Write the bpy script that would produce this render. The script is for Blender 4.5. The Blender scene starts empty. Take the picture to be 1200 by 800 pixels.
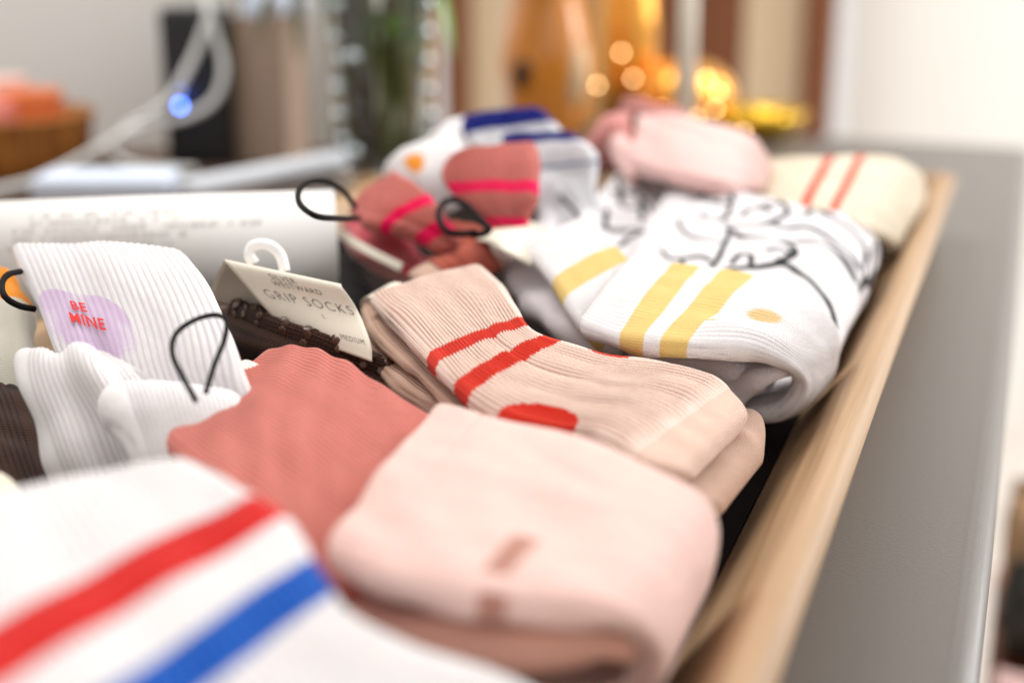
import bpy, bmesh, math, random
import numpy as np
from mathutils import Vector, Matrix
random.seed(4); rng = np.random.RandomState(7)
SC = bpy.context.scene
COL = SC.collection

# ------------------------------------------------------------------ camera
cam = bpy.data.cameras.new('camera'); cam_o = bpy.data.objects.new('camera', cam); COL.objects.link(cam_o)
cam.lens = 50.0; cam.sensor_width = 36.0; cam.clip_start = .02; cam.clip_end = 60
cam_o.location = (0, 0, .275)
cam_o.rotation_euler = (math.radians(90 - 17.3), 0, math.radians(20.1))
cam.dof.use_dof = True; cam.dof.focus_distance = .635; cam.dof.aperture_fstop = 2.9
SC.camera = cam_o

# ------------------------------------------------------------------ light
SC.world = bpy.data.worlds.new('World'); SC.world.use_nodes = True
bg = SC.world.node_tree.nodes['Background']
bg.inputs[0].default_value = (1.0, .965, .93, 1); bg.inputs[1].default_value = .68

def area(name, loc, target, sx, sy, power, col):
    l = bpy.data.lights.new(name, 'AREA'); l.shape = 'RECTANGLE'; l.size = sx; l.size_y = sy
    l.energy = power; l.color = col
    o = bpy.data.objects.new(name, l); COL.objects.link(o); o.location = loc
    d = Vector(target) - Vector(loc); o.rotation_euler = d.to_track_quat('-Z', 'Y').to_euler()
    return o
area('window_light', (-1.05, 1.15, 1.8), (-.3, .55, 0), 1.2, 1.0, 23, (1.0, .97, .93))
area('side_window_light', (2.0, 2.55, 1.15), (-.1, 1.0, 0), 1.5, 1.7, 46, (.97, .98, 1.0))
area('far_wall_fill', (1.5, 2.3, 1.9), (1.0, 3.3, .5), 1.2, 1.2, 30, (1.0, .98, .95))  # added lamp out of view, brightens the far white wall
vs = SC.view_settings
SC.display_settings.display_device = 'sRGB'
vs.view_transform = 'Standard'; vs.look = 'None'; vs.gamma = 1; vs.exposure = .37; vs.use_curve_mapping = False
SC.cycles.use_denoising = True
SC.cycles.max_bounces = 8; SC.cycles.sample_clamp_indirect = 8

# ------------------------------------------------------------------ helpers
def lin(r, g, b):
    f = lambda c: (c/255/12.92 if c <= 10 else ((c/255+.055)/1.055)**2.4)
    return (f(r), f(g), f(b), 1)

def thing(name, label, cat, loc, group=None):
    o = bpy.data.objects.new(name, None); COL.objects.link(o); o.empty_display_size = .02
    o.location = loc; o['label'] = label; o['category'] = cat
    if group: o['group'] = group
    return o

def link(name, me, mat, parent=None):
    o = bpy.data.objects.new(name, me); COL.objects.link(o)
    if mat and not me.materials: me.materials.append(mat)
    if parent is not None:
        o.parent = parent
        top = parent; off = Vector((0, 0, 0))
        while top is not None:
            off += Vector(top.location); top = top.parent
        o.location = -off                      # mesh data is in world coordinates
    return o

def tag(o, label, cat, group=None):
    o['label'] = label; o['category'] = cat
    if group: o['group'] = group
    return o

def mesh_np(name, v, faces, smooth=True):
    me = bpy.data.meshes.new(name)
    me.from_pydata([tuple(p) for p in v], [], faces)
    me.update()
    if smooth: me.polygons.foreach_set('use_smooth', np.ones(len(me.polygons), bool))
    return me

def catmull(P, n, closed=False):
    P = np.asarray(P, float)
    if closed: Q = np.vstack([P[-1:], P, P[:2]])
    else: Q = np.vstack([2*P[:1]-P[1:2], P, 2*P[-1:]-P[-2:-1]])
    m = len(Q)-3
    t = np.linspace(0, m, n, endpoint=not closed)
    i = np.minimum(t.astype(int), m-1); f = (t-i)[:, None]
    a, b, c, d = Q[i], Q[i+1], Q[i+2], Q[i+3]
    return .5*((2*b)+(c-a)*f+(2*a-5*b+4*c-d)*f*f+(3*b-a-3*c+d)*f**3)

def resample(A, n):
    """A (m,k): first three columns give the arc length; uniform resample of every column"""
    d = np.r_[0, np.cumsum(np.linalg.norm(np.diff(A[:, :3], axis=0), axis=1))]
    s = np.linspace(0, d[-1], n)
    return np.stack([np.interp(s, d, A[:, k]) for k in range(A.shape[1])], 1), s

def nrm(a): return a/np.maximum(np.linalg.norm(a, axis=-1, keepdims=True), 1e-12)

class Sheet:
    """where a point (fraction across, fraction along) of the upper side of a knitted piece lies"""
    def __init__(self, pos, nor): self.pos = pos; self.nor = nor
    def smooth(self, k):
        q = self.pos.copy()
        for i in range(-k, k+1):
            if i: q += np.roll(self.pos, i, 1)
        q /= 2*k+1; q[:, :k] = self.pos[:, :k]; q[:, -k:] = self.pos[:, -k:]
        return Sheet(q, nrm(np.cross(np.gradient(q, axis=0), np.gradient(q, axis=1))))
    def at(self, u, v, off=0.):
        ns, nt = self.pos.shape[:2]
        x = min(max(u, 0), 1)*(nt-1); y = min(max(v, 0), 1)*(ns-1)
        i, j = min(int(y), ns-2), min(int(x), nt-2); fy, fx = y-i, x-j
        g = lambda A: (A[i, j]*(1-fx)+A[i, j+1]*fx)*(1-fy)+(A[i+1, j]*(1-fx)+A[i+1, j+1]*fx)*fy
        n = nrm(g(self.nor)); return g(self.pos)+n*off, n

def knit(name, st, mat, parent, ns=150, nt=110, ribs=0, amp=.0003, pillow=.25, wr=0., wl=.03, seed=0,
         start='cuff', end='cuff', pat=None, ribmask=None, disp=None, smooth=None):
    """A length of knitted sock: a flattened, rounded tube that runs through stations (left edge, right edge, thickness)."""
    A = np.array([list(l)+list(r)+[h] for l, r, h in st], float)
    A = catmull(A, 40*len(st))
    M = np.hstack([(A[:, :3]+A[:, 3:6])/2, A])
    d0 = np.r_[0, np.cumsum(np.linalg.norm(np.diff(M[:, :3], axis=0), axis=1))]
    ss = np.interp(np.linspace(0, len(d0)-1, len(st)), np.arange(len(d0)), d0)*1000      # where each station falls, mm
    M, s = resample(M, ns)
    L, R, h = M[:, 3:6], M[:, 6:9], M[:, 9]
    c = (L+R)/2; t = nrm(np.gradient(c, axis=0)); w = np.linalg.norm(R-L, axis=1); side = (R-L)/w[:, None]
    n = nrm(np.cross(t, side))
    hs = np.ones(ns); sh = np.zeros(ns); ws = np.ones(ns); cor = np.zeros(ns)
    tot = s[-1]
    def ends(kind, d):
        r = .0035 if kind == 'cuff' else .012
        k = np.clip(d/r, 0, 1); q = np.sqrt(np.clip(1-(1-k)**2, 0, 1))
        if kind == 'toe': ws[:] *= .80+.20*np.sqrt(np.clip(1-(1-np.clip(d/.02, 0, 1))**2, 0, 1))
        if kind == 'cuff': rc = .007; cor[:] -= rc*(1-np.sqrt(np.clip(1-(1-np.clip(d/rc, 0, 1))**2, 0, 1)))
        hs[:] *= (.45+.55*q) if kind == 'cuff' else np.maximum(q, .06)
    ends(start, s); ends(end, tot-s)
    ne = 10; nb = max(nt//2, 20)
    # cross-section coordinates: x across (-1..1) of half width, and angle in the rounded edges
    xt = np.linspace(-1, 1, nt); xb = np.linspace(1, -1, nb)
    th = np.linspace(math.pi/2, -math.pi/2, ne+2)[1:-1]
    nu = nt+ne+nb+ne
    a = (w/2*ws+cor)[:, None]; r = (h*hs/2)[:, None]
    fl = np.maximum(a-r, .0005)
    X = np.empty((ns, nu)); Z = np.empty((ns, nu)); NX = np.zeros((ns, nu)); NZ = np.zeros((ns, nu))
    pk = 1+pillow*(1-xt**2)
    X[:, :nt] = fl*xt; Z[:, :nt] = r*pk; NZ[:, :nt] = 1
    e1 = slice(nt, nt+ne); X[:, e1] = fl+r*np.cos(th); Z[:, e1] = r*np.sin(th); NX[:, e1] = np.cos(th); NZ[:, e1] = np.sin(th)
    b1 = slice(nt+ne, nt+ne+nb); X[:, b1] = fl*xb; Z[:, b1] = -r*(1+pillow*(1-xb**2)); NZ[:, b1] = -1
    e2 = slice(nt+ne+nb, nu); X[:, e2] = -fl-r*np.cos(th[::-1]); Z[:, e2] = r*np.sin(th[::-1]); NX[:, e2] = -np.cos(th[::-1]); NZ[:, e2] = np.sin(th[::-1])
    # perimeter distance
    k0 = nt+ne+nb//2
    dx = np.diff(X, axis=1); dz = np.diff(Z, axis=1)
    q = np.hstack([np.zeros((ns, 1)), np.cumsum(np.hypot(dx, dz), axis=1)])
    per = q[:, -1:]+np.hypot(X[:, :1]-X[:, -1:], Z[:, :1]-Z[:, -1:])
    q[:, k0:] -= per                                    # the seam of the stitch map runs underneath
    S = np.repeat(s[:, None], nu, 1)
    D = np.zeros((ns, nu))
    rr = np.random.RandomState(seed+11)
    if wr:
        for k in range(7):
            wlk = wl*rr.uniform(.6, 2.2); an = rr.uniform(0, math.pi)
            D += wr*rr.uniform(.25, .6)*np.sin(2*math.pi*(X*math.cos(an)+S*math.sin(an))/wlk+rr.uniform(0, 6.3)+1.3*np.sin(X*55+k)+1.1*np.sin(S*41+2*k))
    if disp is not None: D += disp(X/np.maximum(a, 1e-6)*.5+.5, S*1000, NZ, ss)
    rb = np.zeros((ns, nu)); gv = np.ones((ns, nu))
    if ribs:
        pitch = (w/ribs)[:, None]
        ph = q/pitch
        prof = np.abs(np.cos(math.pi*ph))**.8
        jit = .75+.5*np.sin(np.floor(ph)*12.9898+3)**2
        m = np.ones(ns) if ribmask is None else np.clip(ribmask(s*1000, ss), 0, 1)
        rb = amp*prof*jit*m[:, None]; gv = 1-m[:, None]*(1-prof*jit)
        D = D+rb*(.3+.7*hs[:, None])
    X = X+NX*D; Z = Z+NZ*D
    if smooth is not None: pass
    V = c[:, None, :]+side[:, None, :]*X[..., None]+n[:, None, :]*Z[..., None]
    rings = [V]; Rq = [q]; RS = [S]; RX = [X/np.maximum(a, 1e-6)*.5+.5]
    def mouth(i, sgn):
        out = []
        for dd, k in ((.0012, .22), (.006, .12)):
            v = c[i]+t[i]*sgn*dd+side[i]*(X[i]*(.985))[:, None]+n[i]*(Z[i]*k/max(hs[i], .2))[:, None]
            out.append(v)
        return out
    V2 = list(V); idx = list(range(ns))
    if start == 'cuff':
        for v in mouth(0, 1): V2.insert(0, v); idx.insert(0, 0)
    if end == 'cuff':
        for v in mouth(ns-1, -1): V2.append(v); idx.append(ns-1)
    V2 = np.array(V2); idx = np.array(idx); nr = len(V2)
    q2, S2, X2 = q[idx], S[idx], (X/np.maximum(a, 1e-6)*.5+.5)[idx]
    I = np.arange(nr*nu).reshape(nr, nu); J = np.roll(I, -1, axis=1)
    quads = np.stack([I[:-1], I[1:], J[1:], J[:-1]], -1).reshape(-1, 4)
    caps = [I[0], I[-1][::-1]]
    me = bpy.data.meshes.new(name)
    nv = nr*nu; nq = len(quads); nl = nq*4+2*nu
    me.vertices.add(nv); me.vertices.foreach_set('co', V2.reshape(-1).astype(np.float32))
    loops = np.concatenate([quads.reshape(-1), caps[0], caps[1]]).astype(np.int32)
    me.loops.add(nl); me.loops.foreach_set('vertex_index', loops)
    me.polygons.add(nq+2)
    stt = np.concatenate([np.arange(nq)*4, [nq*4, nq*4+nu]]).astype(np.int32)
    me.polygons.foreach_set('loop_start', stt)
    me.polygons.foreach_set('use_smooth', np.ones(nq+2, bool))
    me.update(calc_edges=True); me.validate()
    co = np.stack([q2, S2], -1).reshape(-1, 2)*1000
    at = me.attributes.new('stitch', 'FLOAT2', 'POINT'); at.data.foreach_set('vector', co.reshape(-1).astype(np.float32))
    at = me.attributes.new('groove', 'FLOAT', 'POINT'); at.data.foreach_set('value', gv[idx].reshape(-1).astype(np.float32))
    if pat is not None:
        wm = (w*1000)[idx][:, None]
        for k, arr in pat(X2, S2*1000, wm, ss).items():
            at = me.attributes.new(k, 'FLOAT', 'POINT')
            at.data.foreach_set('value', np.broadcast_to(arr, X2.shape).reshape(-1).astype(np.float32))
    o = link(name, me, mat, parent)
    P = V[:, :nt]; N = nrm(np.cross(np.gradient(P, axis=0), np.gradient(P, axis=1)))
    o_sheet = Sheet(P, N); o_sheet.f = ss/(tot*1000); o_sheet.w = w; o_sheet.L = tot
    return o, o_sheet

def tube(name, pts, r, mat, parent=None, closed=False, n=60, seg=8, taper=None):
    C = catmull(pts, n, closed)
    t = nrm(np.roll(C, -1, 0)-np.roll(C, 1, 0)) if closed else nrm(np.gradient(C, axis=0))
    up = np.array([.13, .21, .97]); a = nrm(np.cross(t, up)); b = np.cross(a, t)
    ang = np.arange(seg)*2*math.pi/seg
    rad = np.full(len(C), r) if taper is None else r*np.interp(np.linspace(0, 1, len(C)), *taper)
    V = C[:, None]+rad[:, None, None]*(a[:, None]*np.cos(ang)[None, :, None]+b[:, None]*np.sin(ang)[None, :, None])
    m = len(C); F = []
    for i in range(m if closed else m-1):
        for j in range(seg):
            k = (i+1) % m
            F.append((i*seg+j, i*seg+(j+1) % seg, k*seg+(j+1) % seg, k*seg+j))
    if not closed: F += [tuple(range(seg))[::-1], tuple((m-1)*seg+j for j in range(seg))]
    return link(name, mesh_np(name, V.reshape(-1, 3), F), mat, parent)

def lathe(name, prof, centre, mat, parent=None, seg=40, mod=None, squash=(1, 1)):
    V = []; F = []
    for (r, z) in prof:
        for j in range(seg):
            a = 2*math.pi*j/seg; k = r*(mod(a, z) if mod else 1)
            V.append((centre[0]+k*math.cos(a)*squash[0], centre[1]+k*math.sin(a)*squash[1], centre[2]+z))
    m = len(prof)
    for i in range(m-1):
        for j in range(seg):
            F.append((i*seg+j, i*seg+(j+1) % seg, (i+1)*seg+(j+1) % seg, (i+1)*seg+j))
    F += [tuple(range(seg))[::-1], tuple((m-1)*seg+j for j in range(seg))]
    return link(name, mesh_np(name, V, F), mat, parent)

def box(name, lo, hi, mat, parent=None, bevel=.0, rot=0., seg=2, pivot=None):
    bm = bmesh.new(); bmesh.ops.create_cube(bm, size=1)
    for v in bm.verts: v.co = Vector([lo[i]+(v.co[i]+.5)*(hi[i]-lo[i]) for i in range(3)])
    if bevel: bmesh.ops.bevel(bm, geom=bm.edges[:], offset=bevel, segments=seg, profile=.6, affect='EDGES')
    if rot:
        p = Vector(pivot) if pivot else Vector(((lo[0]+hi[0])/2, (lo[1]+hi[1])/2, 0))
        bmesh.ops.rotate(bm, verts=bm.verts[:], cent=p, matrix=Matrix.Rotation(rot, 3, 'Z'))
    me = bpy.data.meshes.new(name); bm.to_mesh(me); bm.free()
    return link(name, me, mat, parent)

def sheet(name, st, mat, parent, th=.0005, ns=40, nt=8):
    """thin card or paper: stations (left, right), bent along its length"""
    A = catmull(np.array([list(l)+list(r) for l, r in st], float), 30*len(st))
    M, s = resample(np.hstack([(A[:, :3]+A[:, 3:6])/2, A]), ns)
    L, R = M[:, 3:6], M[:, 6:9]; c = M[:, :3]
    n = nrm(np.cross(nrm(np.gradient(c, axis=0)), nrm(R-L)))
    f = np.linspace(0, 1, nt)[None, :, None]
    P = L[:, None]*(1-f)+R[:, None]*f
    V = np.concatenate([(P+n[:, None]*th/2).reshape(-1, 3), (P-n[:, None]*th/2).reshape(-1, 3)])
    I = np.arange(ns*nt).reshape(ns, nt); O = ns*nt; F = []
    for i in range(ns-1):
        for j in range(nt-1):
            F.append((I[i, j], I[i+1, j], I[i+1, j+1], I[i, j+1])); F.append((O+I[i, j], O+I[i, j+1], O+I[i+1, j+1], O+I[i+1, j]))
    loop = list(I[0, :])+list(I[1:, -1])+list(I[-1, -2::-1])+list(I[-2:0:-1, 0])
    for k in range(len(loop)):
        p, q = loop[k], loop[(k+1) % len(loop)]; F.append((p, q, O+q, O+p))
    o = link(name, mesh_np(name, V, [tuple(int(x) for x in f) for f in F]), mat, parent)
    return o, Sheet(P+n[:, None]*th/2, np.repeat(n[:, None], nt, 1))

def plate(name, poly, nrm_, th, mat, parent):
    """flat card cut to an outline"""
    n = Vector(nrm_).normalized(); k = len(poly)
    V = [Vector(p)+n*th/2 for p in poly]+[Vector(p)-n*th/2 for p in poly]
    F = [tuple(range(k)), tuple(range(2*k-1, k-1, -1))]+[(i, k+i, k+(i+1) % k, (i+1) % k) for i in range(k)]
    return link(name, mesh_np(name, V, F, False), mat, parent)

def lettering_2d(text, size, spacing=1., thin=0.):
    cu = bpy.data.curves.new('lettering', 'FONT'); cu.body = text; cu.size = size; cu.space_character = spacing
    cu.offset = thin*size; cu.align_x = 'CENTER'; cu.resolution_u = 3
    o = bpy.data.objects.new('lettering', cu); COL.objects.link(o)
    dg = bpy.context.evaluated_depsgraph_get(); dg.update()
    me = bpy.data.meshes.new_from_object(o.evaluated_get(dg))
    bm = bmesh.new(); bm.from_mesh(me); bmesh.ops.subdivide_edges(bm, edges=bm.edges[:], cuts=3, use_grid_fill=True); bm.to_mesh(me); bm.free()
    v = [tuple(p.co[:2]) for p in me.vertices]; f = [tuple(p.vertices) for p in me.polygons]
    bpy.data.objects.remove(o); bpy.data.curves.remove(cu); bpy.data.meshes.remove(me)
    return v, f

# ------------------------------------------------------------------ materials
class N:
    def __init__(self, name):
        self.m = bpy.data.materials.new(name); self.m.use_nodes = True
        self.t = self.m.node_tree; self.b = self.t.nodes['Principled BSDF']
    def n(self, t, **kw):
        x = self.t.nodes.new(t)
        for k, v in kw.items():
            if k.startswith('i_'): x.inputs[int(k[2:])].default_value = v
            else: setattr(x, k, v)
        return x
    def l(self, a, b): self.t.links.new(a, b)
    def math(self, op, a, b=None, clamp=False):
        x = self.n('ShaderNodeMath', operation=op); x.use_clamp = clamp
        for i, v in enumerate((a, b)):
            if v is None: continue
            if hasattr(v, 'is_output'): self.l(v, x.inputs[i])
            else: x.inputs[i].default_value = v
        return x.outputs[0]
    def mix(self, f, a, b, mode='MIX'):
        x = self.n('ShaderNodeMix', data_type='RGBA', blend_type=mode)
        for i, v in ((0, f), (6, a), (7, b)):
            if hasattr(v, 'is_output'): self.l(v, x.inputs[i])
            else: x.inputs[i].default_value = v
        return x.outputs[2]
    def bump(self, hgt, dist, strength=1.):
        x = self.n('ShaderNodeBump'); x.inputs['Distance'].default_value = dist; x.inputs['Strength'].default_value = strength
        self.l(hgt, x.inputs['Height']); self.l(x.outputs[0], self.b.inputs['Normal'])

def fabric(name, base, masks=(), jag=.7, row=1.25, col=1.0, bump=.00022, groove=None, sheen=.10, speck=0.):
    N_ = N(name); b = N_.b
    at = N_.n('ShaderNodeAttribute', attribute_name='stitch'); sp = N_.n('ShaderNodeSeparateXYZ'); N_.l(at.outputs['Vector'], sp.inputs[0])
    u, v = sp.outputs[0], sp.outputs[1]
    # stitches: rows of small v-shaped loops
    tri = N_.math('PINGPONG', u, col/2)
    ph = N_.math('ADD', N_.math('MULTIPLY', v, 2*math.pi/row), N_.math('MULTIPLY', tri, 5.0/col))
    stitch = N_.math('SINE', ph)
    cw = N_.math('SINE', N_.math('MULTIPLY', u, 2*math.pi/col))
    nz = N_.n('ShaderNodeTexNoise', noise_dimensions='2D'); nz.inputs['Scale'].default_value = 1.7; nz.inputs['Detail'].default_value = 3
    N_.l(at.outputs['Vector'], nz.inputs['Vector'])
    hgt = N_.math('ADD', N_.math('MULTIPLY', stitch, .5), N_.math('ADD', N_.math('MULTIPLY', cw, .35), N_.math('MULTIPLY', nz.outputs[0], 1.3)))
    N_.bump(hgt, bump)
    big = N_.n('ShaderNodeTexNoise', noise_dimensions='2D'); big.inputs['Scale'].default_value = .12; big.inputs['Detail'].default_value = 4
    N_.l(at.outputs['Vector'], big.inputs['Vector'])
    col_ = base
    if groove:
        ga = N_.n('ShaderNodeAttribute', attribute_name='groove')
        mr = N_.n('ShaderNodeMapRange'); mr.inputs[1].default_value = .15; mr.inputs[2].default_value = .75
        N_.l(ga.outputs['Fac'], mr.inputs[0]); col_ = N_.mix(mr.outputs[0], groove, base)  # rib grooves tinted darker, shade between ribs put into the colour
    if masks:
        nj = N_.n('ShaderNodeTexNoise', noise_dimensions='2D'); nj.inputs['Scale'].default_value = .9; nj.inputs['Detail'].default_value = 1
        N_.l(at.outputs['Vector'], nj.inputs['Vector'])
        js = N_.math('ADD', N_.math('MULTIPLY', N_.math('SUBTRACT', nj.outputs[0], .5), 2*jag), N_.math('MULTIPLY', cw, jag*.45))
    for a_, c_ in masks:
        ma = N_.n('ShaderNodeAttribute', attribute_name=a_)
        f = N_.math('ADD', ma.outputs['Fac'], js)
        mr = N_.n('ShaderNodeMapRange'); mr.inputs[1].default_value = -.25; mr.inputs[2].default_value = .25
        N_.l(f, mr.inputs[0]); col_ = N_.mix(mr.outputs[0], col_, c_)
    f1 = N_.math('MULTIPLY', N_.math('SUBTRACT', big.outputs[0], .5), .11)
    f2 = N_.math('MULTIPLY', N_.math('SUBTRACT', nz.outputs[0], .5), .24)
    fac = N_.math('ADD', 1.0, N_.math('ADD', f1, f2))
    cc = N_.n('ShaderNodeCombineXYZ')
    for i in range(3): N_.l(fac, cc.inputs[i])
    col_ = N_.mix(1.0, col_, cc.outputs[0], 'MULTIPLY')
    N_.l(col_, b.inputs['Base Color'])
    b.inputs['Roughness'].default_value = .92; b.inputs['Specular IOR Level'].default_value = .25
    b.inputs['Subsurface Weight'].default_value = .22; b.inputs['Subsurface Radius'].default_value = (1, .75, .65); b.inputs['Subsurface Scale'].default_value = .0035
    b.inputs['Sheen Weight'].default_value = sheen; b.inputs['Sheen Roughness'].default_value = .5
    return N_.m

def plain(name, col, rough=.5, metal=0., noise=.1, scale=60., bump=0., spec=.5, coat=0., trans=0., emit=None):
    N_ = N(name); b = N_.b
    tc = N_.n('ShaderNodeTexCoord')
    nz = N_.n('ShaderNodeTexNoise'); nz.inputs['Scale'].default_value = scale; nz.inputs['Detail'].default_value = 5; N_.l(tc.outputs['Object'], nz.inputs['Vector'])
    f = N_.math('ADD', 1.0, N_.math('MULTIPLY', N_.math('SUBTRACT', nz.outputs[0], .5), 2*noise))
    cc = N_.n('ShaderNodeCombineXYZ')
    for i in range(3): N_.l(f, cc.inputs[i])
    N_.l(N_.mix(1.0, col, cc.outputs[0], 'MULTIPLY'), b.inputs['Base Color'])
    b.inputs['Roughness'].default_value = rough; b.inputs['Metallic'].default_value = metal
    b.inputs['Specular IOR Level'].default_value = spec; b.inputs['Coat Weight'].default_value = coat
    b.inputs['Transmission Weight'].default_value = trans
    if bump: N_.bump(nz.outputs[0], bump)
    if emit: b.inputs['Emission Color'].default_value = emit[0]; b.inputs['Emission Strength'].default_value = emit[1]
    return N_.m

def wood(name, dark, light, axis='Y', scale=1., rough=.55):
    N_ = N(name); b = N_.b
    tc = N_.n('ShaderNodeTexCoord'); mp = N_.n('ShaderNodeMapping'); N_.l(tc.outputs['Object'], mp.inputs[0])
    s = [75*scale]*3; s['XYZ'.index(axis)] = 1.6*scale; mp.inputs['Scale'].default_value = s
    nz = N_.n('ShaderNodeTexNoise'); nz.inputs['Scale'].default_value = 1.; nz.inputs['Detail'].default_value = 6; nz.inputs['Roughness'].default_value = .62; nz.inputs['Distortion'].default_value = .25
    N_.l(mp.outputs[0], nz.inputs['Vector'])
    cr = N_.n('ShaderNodeValToRGB'); cr.color_ramp.elements[0].position = .32; cr.color_ramp.elements[1].position = .68
    cr.color_ramp.elements[0].color = dark; cr.color_ramp.elements[1].color = light
    N_.l(nz.outputs[0], cr.inputs[0]); N_.l(cr.outputs[0], b.inputs['Base Color'])
    b.inputs['Roughness'].default_value = rough; N_.bump(nz.outputs[0], .0006)
    return N_.m

WHITE = lin(240, 236, 236)
M_ = {}
def band(s, a, b): return np.minimum(s-a, b-s)
# ------------------------------------------------------------------ counter, tray
counter_m = plain('counter_grey', lin(96, 90, 85), rough=.40, noise=.22, scale=520, bump=.00015, spec=.45, coat=.12)
bm = bmesh.new(); bmesh.ops.create_cube(bm, size=1)
for v in bm.verts: v.co = Vector((-.70+(v.co.x+.5)*.703, -.45+(v.co.y+.5)*2.2, -.04+(v.co.z+.5)*.04))
bmesh.ops.bevel(bm, geom=[e for e in bm.edges if all(v.co.z > -.001 for v in e.verts)], offset=.014, segments=6, profile=.5, affect='EDGES')
me = bpy.data.meshes.new('countertop'); bm.to_mesh(me); bm.free()
for p in me.polygons: p.use_smooth = True
top_o = link('countertop', me, counter_m); top_o['kind'] = 'structure'

tray_m = wood('tray_wood', lin(146, 112, 78), lin(198, 166, 130), 'Y', 1.1, .5)
tray_x = wood('tray_wood_end', lin(146, 112, 78), lin(198, 166, 130), 'X', 1.1, .5)
liner_m = plain('tray_floor_dark', lin(24, 17, 16), rough=.85, noise=.2, spec=.12)
X0, X1, Y0, Y1 = -.505, -.056, .12, 1.235
tray = thing('serving_tray', 'long pale wooden tray with raised rim on the grey counter holding all the socks', 'tray', ((X0+X1)/2, (Y0+Y1)/2, 0.0))
box('tray_floor', (X0+.0262, Y0+.0262, .003), (X1-.0462, Y1-.0262, .011), liner_m, tray)
def rail(p0, p1, inward, mat, ft):
    """a rim board: leaning inner face, rounded top edge"""
    prof = [(.012, .001), (ft, .001), (ft-.0015, .0125), (.0165, .0495), (.0145, .0525), (.010, .0550), (.004, .0550), (.0012, .0525), (-.001, .048)]
    p0, p1, inward = Vector(p0), Vector(p1), Vector(inward); d = (p1-p0)
    V = []; n = 60
    for i in range(n):
        f = i/(n-1); c = p0+d*f
        for (a, z) in prof:
            wob = .00015*math.sin(f*17+z*90)
            V.append(c+inward*(a+wob)+Vector((0, 0, z+wob*.6)))
    k = len(prof); F = []
    for i in range(n-1):
        for j in range(k): F.append((i*k+j, (i+1)*k+j, (i+1)*k+(j+1) % k, i*k+(j+1) % k))
    F += [tuple(range(k)), tuple((n-1)*k+j for j in range(k-1, -1, -1))]
    me = mesh_np('rim_board', V, F)
    bm = bmesh.new(); bm.from_mesh(me); bmesh.ops.recalc_face_normals(bm, faces=bm.faces[:]); bm.to_mesh(me); bm.free()
    o = link('rim_board', me, mat, tray)
    md = o.modifiers.new('edge', 'EDGE_SPLIT'); md.split_angle = math.radians(50)
    return o
rail((X1, Y0, 0), (X1, Y1, 0), (-1, 0, 0), tray_m, .046)
rail((X0, Y0, 0), (X0, Y1, 0), (1, 0, 0), tray_m, .026)
rail((X0+.0132, Y1-.0005, 0), (X1-.0136, Y1-.0005, 0), (0, -1, 0), tray_x, .026)
rail((X0+.0132, Y0+.0005, 0), (X1-.0136, Y0+.0005, 0), (0, 1, 0), tray_x, .026)

# ------------------------------------------------------------------ sock colours
C_blush = lin(240, 213, 199); C_blushd = lin(184, 138, 122)
C_red = lin(214, 44, 20)
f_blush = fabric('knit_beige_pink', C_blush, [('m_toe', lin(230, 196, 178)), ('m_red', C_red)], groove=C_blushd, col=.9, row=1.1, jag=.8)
f_blush_plain = fabric('knit_beige_pink_plain', lin(214, 178, 158), groove=lin(176, 136, 116), col=.9, row=1.1)
f_pink = fabric('knit_light_pink', lin(248, 212, 202), [('m_lab', lin(192, 138, 122))], groove=lin(232, 186, 176), row=.9, col=.9)
f_pink_in = fabric('knit_light_pink_inside', lin(244, 186, 166), row=.9, col=.9)  # inner layers, peach tone of the shaded fold put into the colour
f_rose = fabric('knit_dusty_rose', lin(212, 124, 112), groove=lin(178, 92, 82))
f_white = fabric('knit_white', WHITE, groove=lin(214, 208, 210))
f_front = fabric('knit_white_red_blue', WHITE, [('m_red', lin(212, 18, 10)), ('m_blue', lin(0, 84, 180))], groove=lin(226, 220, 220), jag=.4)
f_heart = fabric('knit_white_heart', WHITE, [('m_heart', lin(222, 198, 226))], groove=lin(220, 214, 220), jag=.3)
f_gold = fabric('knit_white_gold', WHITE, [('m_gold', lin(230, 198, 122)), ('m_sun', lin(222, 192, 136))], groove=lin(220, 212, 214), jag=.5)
f_dood = fabric('knit_white_doodle', lin(238, 234, 236), [('m_ink', lin(22, 20, 24))], jag=.25)
f_white_shade = fabric('knit_white_shade', lin(238, 230, 234))  # white knit for folds, lavender tint of shade put into the colour
f_cream = fabric('knit_cream', lin(240, 228, 206), [('m_red', lin(220, 70, 40))], groove=lin(224, 208, 182), jag=.4)
f_hot = fabric('knit_rose_hot_pink', lin(198, 110, 100), [('m_hot', lin(236, 0, 84))], groove=lin(166, 82, 78), jag=.4)
f_rust = fabric('knit_rust', lin(186, 92, 74))
f_fuzz = fabric('knit_fuzzy_pink', lin(218, 130, 122), [('m_hot', lin(226, 52, 76))], jag=3.5, sheen=.6)
f_daisy = fabric('knit_white_daisy', WHITE, [('m_or', lin(240, 152, 48))], jag=.4)
f_blue = fabric('knit_white_blue', lin(238, 238, 242), [('m_blue', lin(8, 24, 122)), ('m_thin', lin(120, 140, 170))], jag=.4)
f_bl2 = fabric('knit_blush', lin(240, 200, 194)); f_dusk = fabric('knit_dusky_pink', lin(206, 138, 132))
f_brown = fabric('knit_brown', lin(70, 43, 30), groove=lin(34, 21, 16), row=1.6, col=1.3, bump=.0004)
f_orange = fabric('knit_orange', lin(240, 150, 40), [('m_st', lin(220, 214, 200))])
card_m = plain('cream_card', lin(233, 225, 208), rough=.75, noise=.05, scale=300, bump=.00005)
ink_m = plain('card_ink', lin(44, 40, 38), rough=.7)
black_m = plain('black_elastic', lin(16, 10, 11), spec=.2, rough=.8, noise=.3, scale=900, bump=.0002)
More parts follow.
